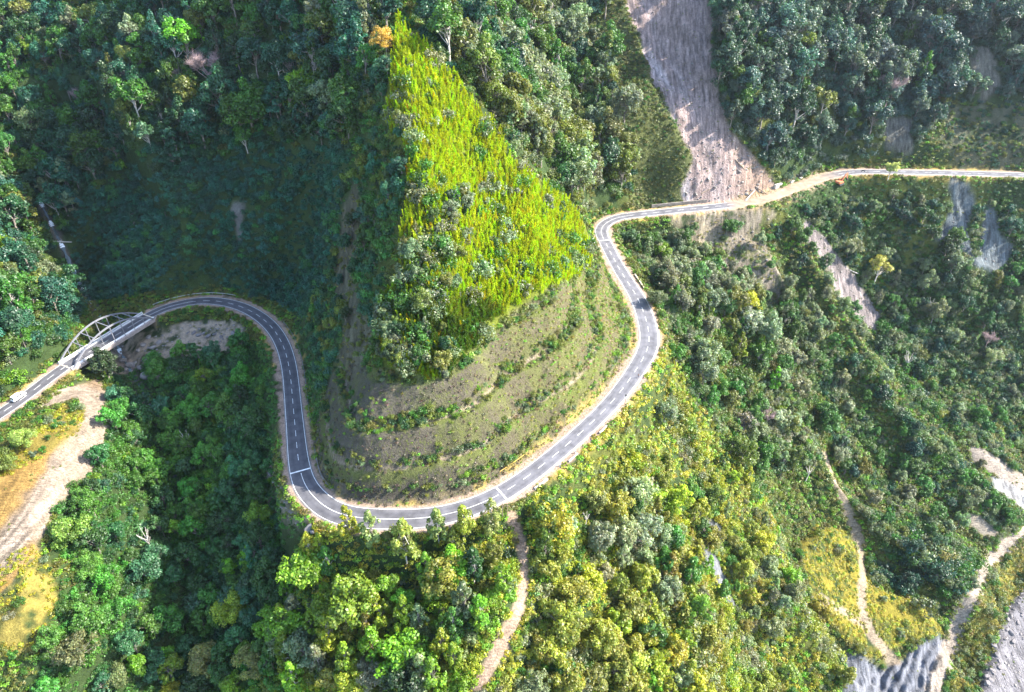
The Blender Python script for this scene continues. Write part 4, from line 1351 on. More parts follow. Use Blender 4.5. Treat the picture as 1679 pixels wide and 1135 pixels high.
# -- the trees and bushes that show largest, each a thing of its own
LAND = [(60,300,'on the left hillside'),(55,480,'on the left hillside above the bridge'),(70,590,'beside the road left of the bridge'),(60,90,'in the top left corner'),(200,60,'at the upper left edge of the picture'),
 (180,170,'in the shaded upper left forest'),(330,60,'under the top edge left of the spur'),(330,190,'above the shaded shrub slope'),(450,150,'in the shade between bare tree and spur'),(550,150,'on the dark flank left of the orange tree'),
 (720,40,'just right of the spur tip'),(800,140,'along the right edge of the bright canes'),(850,60,'under the top edge right of the spur'),(890,230,'on the lit forest flank right of the canes'),(960,120,'left of the landslide under the top edge'),(960,290,'above the tight road bend'),(1010,220,'in the gully left of the landslide'),
 (1210,90,'right beside the landslide'),(1250,220,'above the foot of the landslide'),(1320,100,'on the hazy slope right of the landslide'),(1450,60,'high on the hazy slope at the upper right'),(1600,60,'in the top right corner'),(1400,220,'above the far road'),(1560,220,'by the hazy terraces above the far road'),
 (1330,350,'just below the far road beyond the excavator'),(1450,360,'below the far road left of the grey cliff'),(1600,470,'below the grey cliff at the right'),(1500,500,'in the wood below the yellowish tall tree'),(1260,450,'beside the scree below the road'),(1150,450,'on the slope below the tight bend'),(1120,580,'beside the road shoulder bend'),
 (1200,640,'on the steep slope right of the road'),(1300,620,'on the wooded spur right of the road'),(1400,640,'in the middle of the right slope'),(1550,680,'on the right slope near the pale sand'),(1430,800,'above the yellow valley grass'),(1560,860,'above the pale river track'),
 (1010,760,'just below the sunny straight road'),(940,900,'right of the dirt track'),(900,1060,'right of the dirt track end'),(1060,900,'on the yellow green slope below the road'),(1080,1060,'at the bottom edge right of the track'),(1190,860,'beside the grey rock outcrops'),(1240,1010,'above the yellow valley at the bottom right'),(1340,880,'at the edge of the yellow valley grass'),
 (520,910,'below the left road curve'),(600,1000,'in the bottom centre wood'),(720,920,'below the road bend in the centre'),(800,900,'between the road bend and the dirt track'),(760,1040,'left of the dirt track end'),(560,1110,'at the bottom edge left of centre'),(450,1060,'beside the pale olive trees'),
 (230,680,'in the ravine below the bridge'),(330,620,'behind the rocky stream bed'),(400,650,'inside the left road loop'),(420,780,'in the ravine beside the road'),(250,800,'in the shaded ravine by the turnout'),(330,900,'deep in the shaded ravine'),(230,1000,'in the ravine at the bottom left'),(400,900,'on the ravine side below the curve'),
 (300,400,'on the shaded shrub slope behind the loop'),(450,420,'on the shrub slope left of the spur'),(560,420,'on the shaded flank of the spur'),(540,580,'above the road on the shaded flank'),(700,400,'among the canes on the spur'),(760,640,'on the terraced cut'),(920,600,'on the sunny terraces'),(640,760,'on the lower terraces'),(1010,480,'on the upper terraces beside the road'),
 (100,720,'by the turnout'),(60,1000,'on the dry ground at the lower left'),(1480,980,'in the yellow valley grass'),(1620,1050,'between river track and river')]
LA = np.array([(a, b) for a, b, c in LAND], float)
def colour_word(c):
    r_, g_, b_ = c
    lum = 0.3 * r_ + 0.6 * g_ + 0.1 * b_
    if r_ > g_ * 1.25:
        return 'rusty'
    if r_ > 0.85 * g_ and b_ < 0.25 * g_:
        return 'yellow green' if lum > 0.1 else 'olive'
    if b_ > 0.42 * g_:
        return 'grey green' if r_ > 0.62 * g_ else ('teal' if lum > 0.03 else 'dark teal')
    return 'dark green' if lum < 0.042 else ('bright green' if lum > 0.085 else 'mid green')
ORD = ['leftmost', 'second from left', 'third from left', 'fourth from left', 'fifth from left', 'sixth from left', 'seventh from left', 'eighth from left', 'ninth from left', 'tenth from left', 'eleventh from left', 'twelfth from left']
def describe(items, noun, sizes, hgt):
    """a label for each plant: size, colour, place, and its rank among those that would read the same"""
    hs = np.array([p[4] * hgt for p in items])
    lo, hi = np.percentile(hs, 33), np.percentile(hs, 66)
    key = []
    for p, h_ in zip(items, hs):
        z_ = int(np.argmin((LA[:, 0] - p[7]) ** 2 + (LA[:, 1] - p[8]) ** 2))
        key.append(('%s %s %s' % (sizes[0] if h_ < lo else sizes[2] if h_ > hi else sizes[1], colour_word(p[5]), noun), LAND[z_][2]))
    out = [None] * len(items)
    by = {}
    for i, k in enumerate(key):
        by.setdefault(k, []).append(i)
    for (a, b), ids in by.items():
        ids.sort(key=lambda i: items[i][7])
        for n_, i in enumerate(ids):
            if len(ids) == 1:
                out[i] = '%s %s' % (a, b)
            elif n_ == len(ids) - 1:
                out[i] = 'rightmost %s %s' % (a, b)
            else:
                out[i] = '%s %s %s' % ((ORD[n_] if n_ < 12 else '%dth from left' % (n_ + 1)), a, b)
    return [q.replace('second from left ', 'second left ').replace(' of the picture', '').replace(' beyond the excavator', '').replace(' between bare tree and spur', ' left of the spur').replace('third from left ', 'third left ').replace('fourth from left ', 'fourth left ').replace('fifth from left', 'fifth left').replace('sixth from left', 'sixth left') if len(q.split()) > 16 else q for q in out]

REST = {}
for kd, nmax, hgt, noun, sizes, grp in (('broadleaf_tree', 300, 12.5, 'broadleaf tree', ('small', 'medium', 'tall'), 'broadleaf trees of the mountainsides'),
                                        ('spreading_tree', 60, 14, 'flat topped tree', ('small', 'medium', 'tall'), 'flat topped forest trees'),
                                        ('slender_tree', 260, 12, 'slender tree', ('short', 'medium', 'tall'), 'slender trees of the slopes')):
    tops, REST[kd] = top_split(kd, nmax, hgt)
    for p, lab in zip(tops, describe(tops, noun, sizes, hgt)):
        tr_, cr_ = KIND[kd][p[6] % len(KIND[kd])]
        tag(tree_thing(kd, tr_, cr_, p[:3], p[4], p[5], p[3]), lab, 'tree', grp)
tops, REST['shrub'] = top_split('shrub', 300, 2.6)
for p, lab in zip(tops, describe(tops, 'round shrub', ('small', 'medium', 'large'), 2.6)):
    o = link('shrub', SHRUBS[p[6] % len(SHRUBS)])
    o.location, o.rotation_euler, o.scale = p[:3], (0, 0, p[3]), (p[4],) * 3
    tint_of(o, p[5])
    tag(o, lab, 'shrub', 'shrubs of the slopes')
for kd, nm, lab in (('broadleaf_tree', 'forest', 'dense broadleaf forest covering the upper and lower slopes'), ('spreading_tree', 'forest_crowns', 'flat topped crowns standing out of the distant forest'), ('slender_tree', 'slender_wood', 'slender trees mixed into the distant woods')):
    stuff(nm, lab, REST[kd], [joined(a, b, kd) for a, b in KIND[kd]])
stuff('shrub_thicket', 'thicket of low shrubs over the slopes', REST['shrub'], SHRUBS)
stuff('ground_cover', 'grass and herbs covering slopes, terraces and road edges', PLANTS['herb'], HERBS)
stuff('cane_thicket', 'bright yellow green stand of young canes on the lit spur face', PLANTS['cane'], CANES)

# ------------------------------------------------------------------ built things
def plain(name, c, rough=0.6, metal=0.0, spec=0.5, vary=0.12, sc=2.0):
    m, N, L, B = new_mat(name)
    f = noise(N, sc, 4, stretched(N, L, 0, (1, 1, 1)), L)
    L.new(ramp(N, L, f, [(0.3, tuple(q * (1 - vary) for q in c)), (0.7, tuple(min(1, q * (1 + vary)) for q in c))]), B.inputs['Base Color'])
    B.inputs['Roughness'].default_value = rough
    B.inputs['Metallic'].default_value = metal
    B.inputs['Specular IOR Level'].default_value = spec
    return m
M_STEEL = plain('grey_bridge_paint', (0.18, 0.18, 0.20), 0.5, 0.0)
M_WHITE = plain('white_paint', (0.78, 0.78, 0.78), 0.5)
M_CONC = plain('concrete', (0.42, 0.39, 0.36), 0.9, vary=0.2, sc=0.8)
M_RUSTY = plain('stained_girder', (0.30, 0.25, 0.23), 0.8, vary=0.3, sc=0.7)
M_GALV = plain('galvanised_steel', (0.50, 0.53, 0.53), 0.4, 0.6)
M_DRAIL = plain('weathered_steel', (0.15, 0.17, 0.18), 0.6, 0.3)
M_YRAIL = plain('yellow_rail_paint', (0.62, 0.40, 0.10), 0.6)
M_CREAM = plain('cream_paint', (0.70, 0.60, 0.42), 0.7)
M_CAR = plain('white_car_paint', (0.82, 0.82, 0.83), 0.25, vary=0.02)
M_GLASS = plain('dark_glass', (0.02, 0.025, 0.03), 0.08, vary=0.05)
M_TYRE = plain('rubber', (0.025, 0.025, 0.025), 0.8)
M_RED = plain('red_lens', (0.45, 0.02, 0.015), 0.3)
M_ORANGE = plain('orange_machine_paint', (0.50, 0.17, 0.08), 0.5, vary=0.2)
M_DARK = plain('dark_metal', (0.04, 0.04, 0.045), 0.6)
M_WOOD = plain('weathered_wood', (0.24, 0.18, 0.13), 0.9, vary=0.3)
M_ROCK = plain('boulder_stone', (0.20, 0.18, 0.165), 0.9, vary=0.35, sc=1.2)
M_ROCKD = plain('dark_boulder_stone', (0.16, 0.145, 0.145), 0.9, vary=0.35, sc=1.2)
M_WALL = plain('stained_stone_wall', (0.17, 0.15, 0.13), 0.95, vary=0.35, sc=0.6)
M_SKIN = plain('skin', (0.35, 0.20, 0.13), 0.6)
M_CLOTH = plain('dark_cloth', (0.05, 0.06, 0.10), 0.9)
M_CLOTH2 = plain('grey_cloth', (0.16, 0.16, 0.19), 0.9)
M_WATER = plain('water', (0.05, 0.07, 0.07), 0.08)
M_FOAM = plain('foam', (0.75, 0.78, 0.80), 0.6, vary=0.2)

class MB:
    def __init__(s):
        s.v, s.f = [], []
    def hexa(s, P):
        b = len(s.v)
        s.v += [tuple(p) for p in P]
        s.f += [tuple(b + q for q in t) for t in ((0, 3, 2, 1), (4, 5, 6, 7), (0, 1, 5, 4), (1, 2, 6, 5), (2, 3, 7, 6), (3, 0, 4, 7))]
    def box(s, c, d):
        x, y, z = c; a, b, e = d[0] / 2, d[1] / 2, d[2] / 2
        s.hexa([(x - a, y - b, z - e), (x + a, y - b, z - e), (x + a, y + b, z - e), (x - a, y + b, z - e), (x - a, y - b, z + e), (x + a, y - b, z + e), (x + a, y + b, z + e), (x - a, y + b, z + e)])
        return s
    def beam(s, p, q, w, h=None):
        h = h or w
        p, q = Vector(p), Vector(q)
        d = (q - p).normalized()
        side = d.cross(Vector((0, 0, 1)))
        side = side.normalized() if side.length > 1e-3 else Vector((1, 0, 0))
        up = side.cross(d)
        a, b = side * w / 2, up * h / 2
        s.hexa([p - a - b, p + a - b, p + a + b, p - a + b, q - a - b, q + a - b, q + a + b, q - a + b])
        return s
    def cyl(s, p, q, r, n=14, r2=None):
        tube(s.v, s.f, p, q, r, r if r2 is None else r2, n)
        s.f.append(tuple(len(s.v) - 2 * n + k for k in reversed(range(n))))
        return s
    def prism(s, prof, y0, y1, inset=None):
        """side outline (x, z) swept from y0 to y1; inset narrows the points above a height"""
        n, b = len(prof), len(s.v)
        def yy(y, z):
            return y * (1 - inset(z)) if inset else y
        for y in (y0, y1):
            s.v += [(x, yy(y, z), z) for x, z in prof]
        s.f.append(tuple(b + k for k in range(n)))
        s.f.append(tuple(b + n + k for k in reversed(range(n))))
        for k in range(n):
            s.f.append((b + k, b + n + k, b + n + (k + 1) % n, b + (k + 1) % n))
        return s
    def build(s, name, mat, parent=None, bevel=0.0, smooth=False):
        o = link(name, mesh_from(name, s.v, s.f, mat, smooth), parent)
        bm = bmesh.new(); bm.from_mesh(o.data); bmesh.ops.recalc_face_normals(bm, faces=bm.faces); bm.to_mesh(o.data); bm.free()
        if bevel:
            md = o.modifiers.new('bevel', 'BEVEL'); md.width = bevel; md.segments = 2
        return o

# arch bridge
b0, b1 = RC[I_B0], RC[I_B1]
BL = float(np.linalg.norm(b1 - b0))
bridge = empty('arch_bridge', b0, math.atan2(b1[1] - b0[1], b1[0] - b0[0]))
bridge.rotation_euler = (0, -math.asin((b1[2] - b0[2]) / BL), bridge.rotation_euler.z)
tag(bridge, 'grey tied arch road bridge with twin steel arches and white railing', 'bridge')
MB().box((BL / 2, 0, -0.62), (BL + 1.0, 7.2, 0.9)).build('deck', M_CONC, bridge)
for s in (-1, 1):
    MB().box((BL / 2, s * 4.05, -0.45), (BL + 0.4, 0.9, 1.35)).build('tie_girder', M_RUSTY if s < 0 else M_STEEL, bridge, 0.03)
    am = MB()
    na = 24
    def apt(t):
        return Vector((0.6 + (BL - 1.2) * t, s * 4.05, 0.1 + 7.6 * (1 - (2 * t - 1) ** 2)))
    arc = [apt(k / na) for k in range(na + 1)]
    for k in range(na):
        b_ = len(am.v)
        if k == 0:
            ring = []
        d = (arc[min(k + 1, na)] - arc[max(k - 1, 0)]).normalized()
    prev = None
    for k in range(na + 1):
        d = (arc[min(k + 1, na)] - arc[max(k - 1, 0)]).normalized()
        up = Vector((-d.z, 0, d.x))
        sd = Vector((0, 1, 0))
        q = [arc[k] + up * 0.25 * c1_ + sd * 0.24 * c2_ for c1_, c2_ in ((-1, -1), (-1, 1), (1, 1), (1, -1))]
        b_ = len(am.v)
        am.v += [tuple(x) for x in q]
        if prev is not None:
            for j in range(4):
                am.f.append((prev + j, prev + (j + 1) % 4, b_ + (j + 1) % 4, b_ + j))
        else:
            am.f.append((b_, b_ + 1, b_ + 2, b_ + 3))
        prev = b_
    am.f.append((prev + 3, prev + 2, prev + 1, prev))
    am.build('arch', M_STEEL, bridge)
    for k in range(1, 8):
        p = apt(k / 8)
        MB().beam((p.x, p.y, 0.2), (p.x, p.y, p.z - 0.27), 0.22, 0.22).build('hanger', M_STEEL, bridge)
    MB().box((-1.2, s * 3.9, -2.4), (2.6, 2.0, 4.2)).build('abutment', M_CONC, bridge)
    MB().box((BL + 1.2, s * 3.9, -2.4), (2.6, 2.0, 4.2)).build('abutment', M_CONC, bridge)
for k in (1.6, 2.5, 4, 5.5, 6.4):
    t = k / 8
    x, z = 0.6 + (BL - 1.2) * t, 0.1 + 7.6 * (1 - (2 * t - 1) ** 2)
    MB().beam((x, -3.75, z), (x, 3.78, z), 0.26).build('cross_strut', M_STEEL, bridge)
rl = MB()
for k in range(int(BL / 0.55)):
    rl.box((0.4 + k * 0.55, 3.3, 0.55), (0.22, 0.12, 0.95))
rl.box((BL / 2, 3.3, 1.08), (BL, 0.18, 0.14)).box((BL / 2, 3.3, 0.12), (BL, 0.2, 0.16))
rl.build('railing', M_WHITE, bridge)
MB().box((BL / 2, -3.35, 0.28), (BL - 0.4, 0.45, 0.85)).build('parapet', M_WHITE, bridge, 0.03)
for x in (0.15, BL - 0.15):
    MB().box((x, 0, 0.055), (0.35, 6.2, 0.03)).build('expansion_joint', M_CREAM, bridge)

def road_pt(i, off, lift=0.0):
    p = RC[i] + RN[i] * off
    return Vector((p[0], p[1], p[2] + lift))

def ground(p):
    return Vector((p[0], p[1], float(height(p[0], p[1]))))

def guard_rail(i0, i1, off, mat, label, name='guardrail', step=4, hgt=0.75, depth=0.32, cat='guardrail'):
    i0, i1 = min(i0, i1), max(i0, i1, min(i0, i1) + 3)
    o = empty(name, road_pt(i0, off))
    base = Vector(o.location)
    pts = [road_pt(i, off, hgt) - base for i in range(i0, i1 + 1, 2)]
    m = MB()
    for a, b in zip(pts, pts[1:]):
        m.beam(a, b, 0.08, depth)
        m.beam(a + Vector((0, 0, 0.0)), b, 0.15, depth * 0.3)
    m.build('rail', mat, o)
    for i in range(i0, i1 + 1, step):
        p = road_pt(i, off) - base
        MB().beam(p + Vector((0, 0, -0.5)), p + Vector((0, 0, hgt + 0.1)), 0.13).build('post', mat, o)
    tag(o, label, cat)
g0, g1 = road_at(258, 505), road_at(378, 498)
guard_rail(g0, g1, 5.3, M_GALV, 'pale steel guardrail along the outside of the left road loop')
guard_rail(road_at(446, 535), road_at(484, 700), 5.0, M_DRAIL, 'dark weathered guardrail at the foot of the shaded slope')
guard_rail(road_at(842, 796), road_at(886, 763), 6.0, M_YRAIL, 'short yellow rail fence below the terraced cut', 'rail_fence', 1, 1.25, 0.16, 'fence')
def low_wall(i0, i1, off, mat, label, h=0.7, w=0.4, name='parapet_wall', cat='wall', root=0.6):
    i0, i1 = min(i0, i1), max(i0, i1, min(i0, i1) + 3)
    v, f = [], []
    for i in range(i0, i1 + 1):
        for s, zz in ((-w / 2, -root), (w / 2, -root), (w / 2, h), (-w / 2, h)):
            v.append(road_pt(i, off + s, zz))
    for k in range(i1 - i0):
        for j in range(4):
            f.append((4 * k + j, 4 * k + 4 + j, 4 * k + 4 + (j + 1) % 4, 4 * k + (j + 1) % 4))
    f.append((0, 1, 2, 3)); e = 4 * (i1 - i0); f.append((e + 3, e + 2, e + 1, e))
    tag(link(name, mesh_from(name, v, f, mat)), label, cat)
low_wall(road_at(1022, 453), road_at(1036, 476), -4.7, M_CREAM, 'cream painted barrier wall on the outer edge below the upper bend', 0.5, 0.3)
low_wall(road_at(862, 788), road_at(880, 775), -4.9, M_CONC, 'low concrete parapet beside the mouth of the dirt track', 0.5)
low_wall(road_at(912, 745), road_at(926, 733), -4.9, M_CONC, 'low concrete parapet halfway along the sunny straight', 0.5)
low_wall(road_at(962, 700), road_at(975, 688), -4.7, M_CONC, 'low concrete parapet at the upper part of the sunny straight', 0.5)
low_wall(road_at(1075, 349), road_at(1165, 340), 5.4, M_WALL, 'dark stained retaining wall at the left foot of the landslide', 1.5, 0.6, 'retaining_wall')
low_wall(road_at(488, 735), road_at(520, 822), 5.2, M_WALL, 'dark drain wall at the foot of the terraced cut on the shaded side', 0.5, 0.4, 'drain_wall')
for k, (u, sz, lab) in enumerate(((1290, (5.2, 1.2, 2.0), 'large tilted concrete block at the right foot of the landslide'), (1314, (3.2, 0.9, 1.0), 'low concrete block on the verge right of the large one'), (1327, (1.8, 1.0, 1.1), 'small dark concrete block furthest from the landslide'))):
    i = road_at(u, 313 - (u - 1290) * 0.3)
    o = MB().box((0, 0, sz[2] / 2), sz).build('concrete_block', M_CONC, None, 0.06)
    o.location = road_pt(i, 5.2 + 0.4 * (k == 0), -0.1); o.rotation_euler = (0.05 * k, 0.06, math.atan2(RT[i, 1], RT[i, 0]) + 0.08)
    tag(o, lab, 'block')
for (u, v), lab in (((903, 757), 'white roadside marker post at the lower part of the sunny straight'), ((929, 737), 'white and black marker post halfway along the sunny straight')):
    i = road_at(u, v)
    o = empty('marker_post', road_pt(i, -4.0, -0.1))
    MB().box((0, 0, 0.5), (0.28, 0.28, 1.0)).build('post', M_WHITE, o, 0.02)
    MB().box((0, 0, 0.72), (0.30, 0.30, 0.2)).build('band', M_DARK, o)
    tag(o, lab, 'post')
# poles
for (u, v), h_, lab in (((824, 850), 6.2, 'left one of two tall wooden poles at the mouth of the dirt track'), ((832, 852), 6.0, 'right one of two tall wooden poles at the mouth of the dirt track')):
    o = empty('wooden_pole', hit(u, v))
    MB().cyl((0, 0, -0.6), (0.03, 0, h_), 0.12, 10, 0.09).build('shaft', M_WOOD, o)
    MB().beam((-0.45, 0, h_ - 0.35), (0.45, 0, h_ - 0.35), 0.1).build('crossarm', M_WOOD, o)
    tag(o, lab, 'pole')
o = empty('roadside_pole', road_pt(road_at(1004, 657), -4.2, -0.1))
MB().cyl((0, 0, -0.5), (0, 0, 4.2), 0.07, 10).build('shaft', M_DARK, o)
MB().cyl((0, -0.06, 4.25), (0, 0.06, 4.25), 0.34, 16).build('round_head', M_DARK, o)
tag(o, 'thin dark pole with a round head on the outer edge of the sunny road', 'pole')

# white van
i = road_at(36, 655)
van = empty('van', road_pt(i, 1.35, 0.0), math.atan2(RT[i, 1], RT[i, 0]))
tag(van, 'white van driving towards the arch bridge', 'van')
tmb = lambda z: 0.0 if z < 1.0 else 0.16 * (z - 1.0) / 0.95
prof = [(-2.42, 0.42), (-2.48, 0.75), (-2.42, 1.05), (-2.22, 1.72), (-2.05, 1.90), (-0.2, 1.95), (0.55, 1.86), (1.35, 1.16), (2.30, 1.02), (2.50, 0.80), (2.50, 0.42)]
MB().prism(prof, -0.95, 0.95, tmb).build('body', M_CAR, van, 0.05)
sw = MB()
for s in (-1, 1):
    for x0, x1, t0, t1 in ((-2.02, -1.05, -1.92, -1.05), (-0.95, 0.05, -0.95, 0.05), (0.15, 1.12, 0.15, 0.55)):
        y0, y1 = s * 0.95 * (1 - tmb(1.15)) + s * 0.006, s * 0.95 * (1 - tmb(1.72)) + s * 0.006
        b_ = len(sw.v)
        sw.v += [(x0, y0, 1.15), (x1, y0, 1.15), (t1, y1, 1.72), (t0, y1, 1.72)]
        sw.f.append((b_, b_ + 1, b_ + 2, b_ + 3))
sw.build('side_window', M_GLASS, van)
for nm, (xa, za), (xb, zb) in (('rear_window', (-2.40, 1.14), (-2.24, 1.68)), ('windscreen', (1.30, 1.23), (0.64, 1.80))):
    dx = -0.01 if nm == 'rear_window' else 0.015
    m = MB(); ya, yb = 0.86 * (1 - tmb(za)), 0.84 * (1 - tmb(zb))
    m.v = [(xa + dx, -ya, za), (xa + dx, ya, za), (xb + dx, yb, zb), (xb + dx, -yb, zb)]; m.f = [(0, 1, 2, 3)]
    m.build(nm, M_GLASS, van)
for s in (-1, 1):
    MB().box((-2.47, s * 0.78, 0.98), (0.06, 0.2, 0.36)).build('tail_light', M_RED, van)
    MB().box((2.42, s * 0.7, 0.86), (0.14, 0.36, 0.16)).build('headlight', M_WHITE, van)
    MB().box((1.05, s * 1.04, 1.2), (0.14, 0.2, 0.16)).build('mirror', M_CAR, van)
    for x in (-1.5, 1.55):
        w = MB().cyl((x, s * 0.74, 0.34), (x, s * 0.97, 0.34), 0.34, 20).build('wheel', M_TYRE, van)
        MB().cyl((x, s * 0.965, 0.34), (x, s * 0.985, 0.34), 0.21, 16).build('rim', M_GALV, w)
MB().box((-2.5, 0, 0.52), (0.12, 1.8, 0.2)).build('bumper', M_CAR, van, 0.02)
MB().box((-2.495, 0, 0.86), (0.03, 0.5, 0.13)).build('number_plate', M_WHITE, van)

# excavator beside the far road
p = hit(1376, 303)
ex = empty('excavator', p + np.array((0, 0, 0.05)), math.radians(35), 1.0)
tag(ex, 'orange tracked excavator parked on the dirt pad below the far road', 'excavator')
for s in (-1, 1):
    tp = [(-1.9, 0.35), (-1.6, 0.05), (1.6, 0.05), (1.9, 0.35), (1.9, 0.6), (1.6, 0.85), (-1.6, 0.85), (-1.9, 0.6)]
    MB().prism(tp, s * 1.25 - 0.28, s * 1.25 + 0.28).build('track', M_DARK, ex, 0.03)
MB().box((0, 0, 0.75), (1.6, 1.8, 0.5)).build('undercarriage', M_DARK, ex)
MB().prism([(-2.2, 1.05), (1.3, 1.05), (1.3, 1.7), (-0.6, 2.1), (-2.1, 2.1), (-2.35, 1.8)], -1.3, 1.3).build('house', M_ORANGE, ex, 0.06)
cabo = MB().prism([(0.1, 1.1), (1.45, 1.1), (1.55, 2.0), (1.15, 2.85), (0.1, 2.85)], 0.35, 1.3).build('cab', M_ORANGE, ex, 0.04)
MB().prism([(0.25, 1.9), (1.38, 1.9), (1.05, 2.68), (0.25, 2.68)], 0.335, 1.315).build('cab_window', M_GLASS, cabo)
bo = MB(); bo.beam((0.9, -0.15, 1.6), (3.0, -0.15, 4.5), 0.45, 0.6); bo.beam((2.9, -0.15, 4.4), (4.6, -0.15, 4.9), 0.42, 0.5); bo.build('boom', M_ORANGE, ex)
MB().beam((4.4, -0.15, 5.1), (5.2, -0.15, 2.2), 0.34, 0.42).build('stick', M_ORANGE, ex)
MB().prism([(4.9, 2.2), (5.5, 2.3), (5.6, 1.6), (5.1, 1.2), (4.5, 1.3), (4.7, 1.75)], -0.7, 0.4).build('bucket', M_DARK, ex)
MB().beam((1.3, -0.15, 2.0), (2.5, -0.15, 3.3), 0.16).build('hydraulic_ram', M_GALV, ex)

# motorcycle on the far road
i = road_at(1416, 282)
mo = empty('motorcycle', road_pt(i, -0.4, 0.04), math.atan2(RT[i, 1], RT[i, 0]))
tag(mo, 'small dark motorcycle on the far road above the excavator', 'motorcycle')
for x in (-0.68, 0.68):
    w = MB().cyl((x, -0.06, 0.32), (x, 0.06, 0.32), 0.32, 18).build('wheel', M_TYRE, mo)
    MB().cyl((x, -0.07, 0.32), (x, 0.07, 0.32), 0.13, 12).build('hub', M_GALV, w)
MB().prism([(-0.5, 0.45), (0.35, 0.35), (0.55, 0.75), (0.35, 0.95), (-0.05, 0.85), (-0.75, 0.8)], -0.14, 0.14).build('body', M_DARK, mo, 0.03)
MB().box((-0.32, 0, 0.87), (0.75, 0.26, 0.12)).build('seat', M_TYRE, mo, 0.03)
hb_ = MB(); hb_.beam((0.68, 0, 0.35), (0.45, 0, 1.02), 0.08); hb_.beam((0.45, -0.34, 1.05), (0.45, 0.34, 1.05), 0.05); hb_.build('handlebar', M_GALV, mo)

# person walking on the road edge
def skinned(name, J, E, mat, parent, root=0, sub=2):
    me = bpy.data.meshes.new(name)
    me.from_pydata([j[:3] for j in J], E, [])
    o = link(name, me, parent)
    sk = o.modifiers.new('skin', 'SKIN'); sk.use_smooth_shade = True
    for k, j in enumerate(J):
        sv = me.skin_vertices[0].data[k]
        sv.radius = (j[3], j[4] if len(j) > 4 else j[3]); sv.use_root = (k == root)
    sm_ = o.modifiers.new('sub', 'SUBSURF'); sm_.levels = sub; sm_.render_levels = sub
    me.materials.append(mat)
    return o
i = road_at(1037, 617)
pe = empty('person', road_pt(i, -2.2, 0.03), math.atan2(RT[i, 1], RT[i, 0]) + math.pi)
tag(pe, 'person in dark clothes walking along the outer edge of the road', 'person')
J = [(0, 0, 0.95, .13, .10), (0, 0, 1.15, .13, .10), (0, 0, 1.38, .15, .10), (0, 0, 1.50, .055), (0.02, 0, 1.58, .08, .075), (0.025, 0, 1.68, .075, .07)]
E = [(0, 1), (1, 2), (2, 3), (3, 4), (4, 5)]
for s in (-1, 1):
    st_ = 0.22 * s
    b_ = len(J)
    J += [(0, s * .09, 0.90, .085), (st_ * .5 + .05, s * .10, 0.50, .058), (st_ - .02, s * .10, 0.10, .04), (st_ + .13, s * .11, 0.04, .032)]
    E += [(0, b_), (b_, b_ + 1), (b_ + 1, b_ + 2), (b_ + 2, b_ + 3)]
    b_ = len(J)
    J += [(0, s * .18, 1.40, .05), (-st_ * .4 - .02, s * .23, 1.14, .04), (-st_ * .8 + .04, s * .24, 0.90, .03), (-st_ * .9 + .06, s * .24, 0.83, .03, .018)]
    E += [(2, b_), (b_, b_ + 1), (b_ + 1, b_ + 2), (b_ + 2, b_ + 3)]
    hx, hy, hz_ = J[-1][:3]
    for q in range(5):
        fx = hx + (q - 1.5) * 0.018 if q < 4 else hx + 0.05
        ln = (0.07, 0.08, 0.075, 0.06, 0.04)[q]
        b2_ = len(J)
        J += [(fx, hy, hz_ - 0.035, .008), (fx + .008, hy - s * .01, hz_ - 0.035 - ln, .007)]
        E += [(b_ + 3, b2_), (b2_, b2_ + 1)]
body_o = skinned('body', J, E, M_SKIN, pe)
nose = MB(); nose.hexa([(.10, -.012, 1.60), (.10, .012, 1.60), (.125, .008, 1.60), (.125, -.008, 1.60), (.09, -.006, 1.65), (.09, .006, 1.65), (.1, .004, 1.65), (.1, -.004, 1.65)])
JS = [(0, 0, 0.93, .145, .115), (0, 0, 1.15, .145, .115), (0, 0, 1.39, .165, .115)]
ES = [(0, 1), (1, 2)]
for s in (-1, 1):
    b_ = len(JS)
    JS += [(0, s * .19, 1.40, .06), (-.22 * s * .4 - .02, s * .235, 1.14, .05)]
    ES += [(2, b_), (b_, b_ + 1)]
skinned('shirt', JS, ES, M_CLOTH2, pe)
JT, ET = [(0, 0, 0.97, .14, .11)], []
for s in (-1, 1):
    b_ = len(JT)
    JT += [(0, s * .09, 0.88, .098), (.11 * s + .05, s * .10, 0.50, .072), (.22 * s - .02, s * .10, 0.12, .058)]
    ET += [(0, b_), (b_, b_ + 1), (b_ + 1, b_ + 2)]
skinned('trousers', JT, ET, M_CLOTH, pe)
skinned('hair', [(-0.015, 0, 1.72, .08, .078), (0.0, 0, 1.76, .06, .06), (-0.05, 0, 1.64, .06, .06)], [(0, 1), (0, 2)], M_DARK, pe)

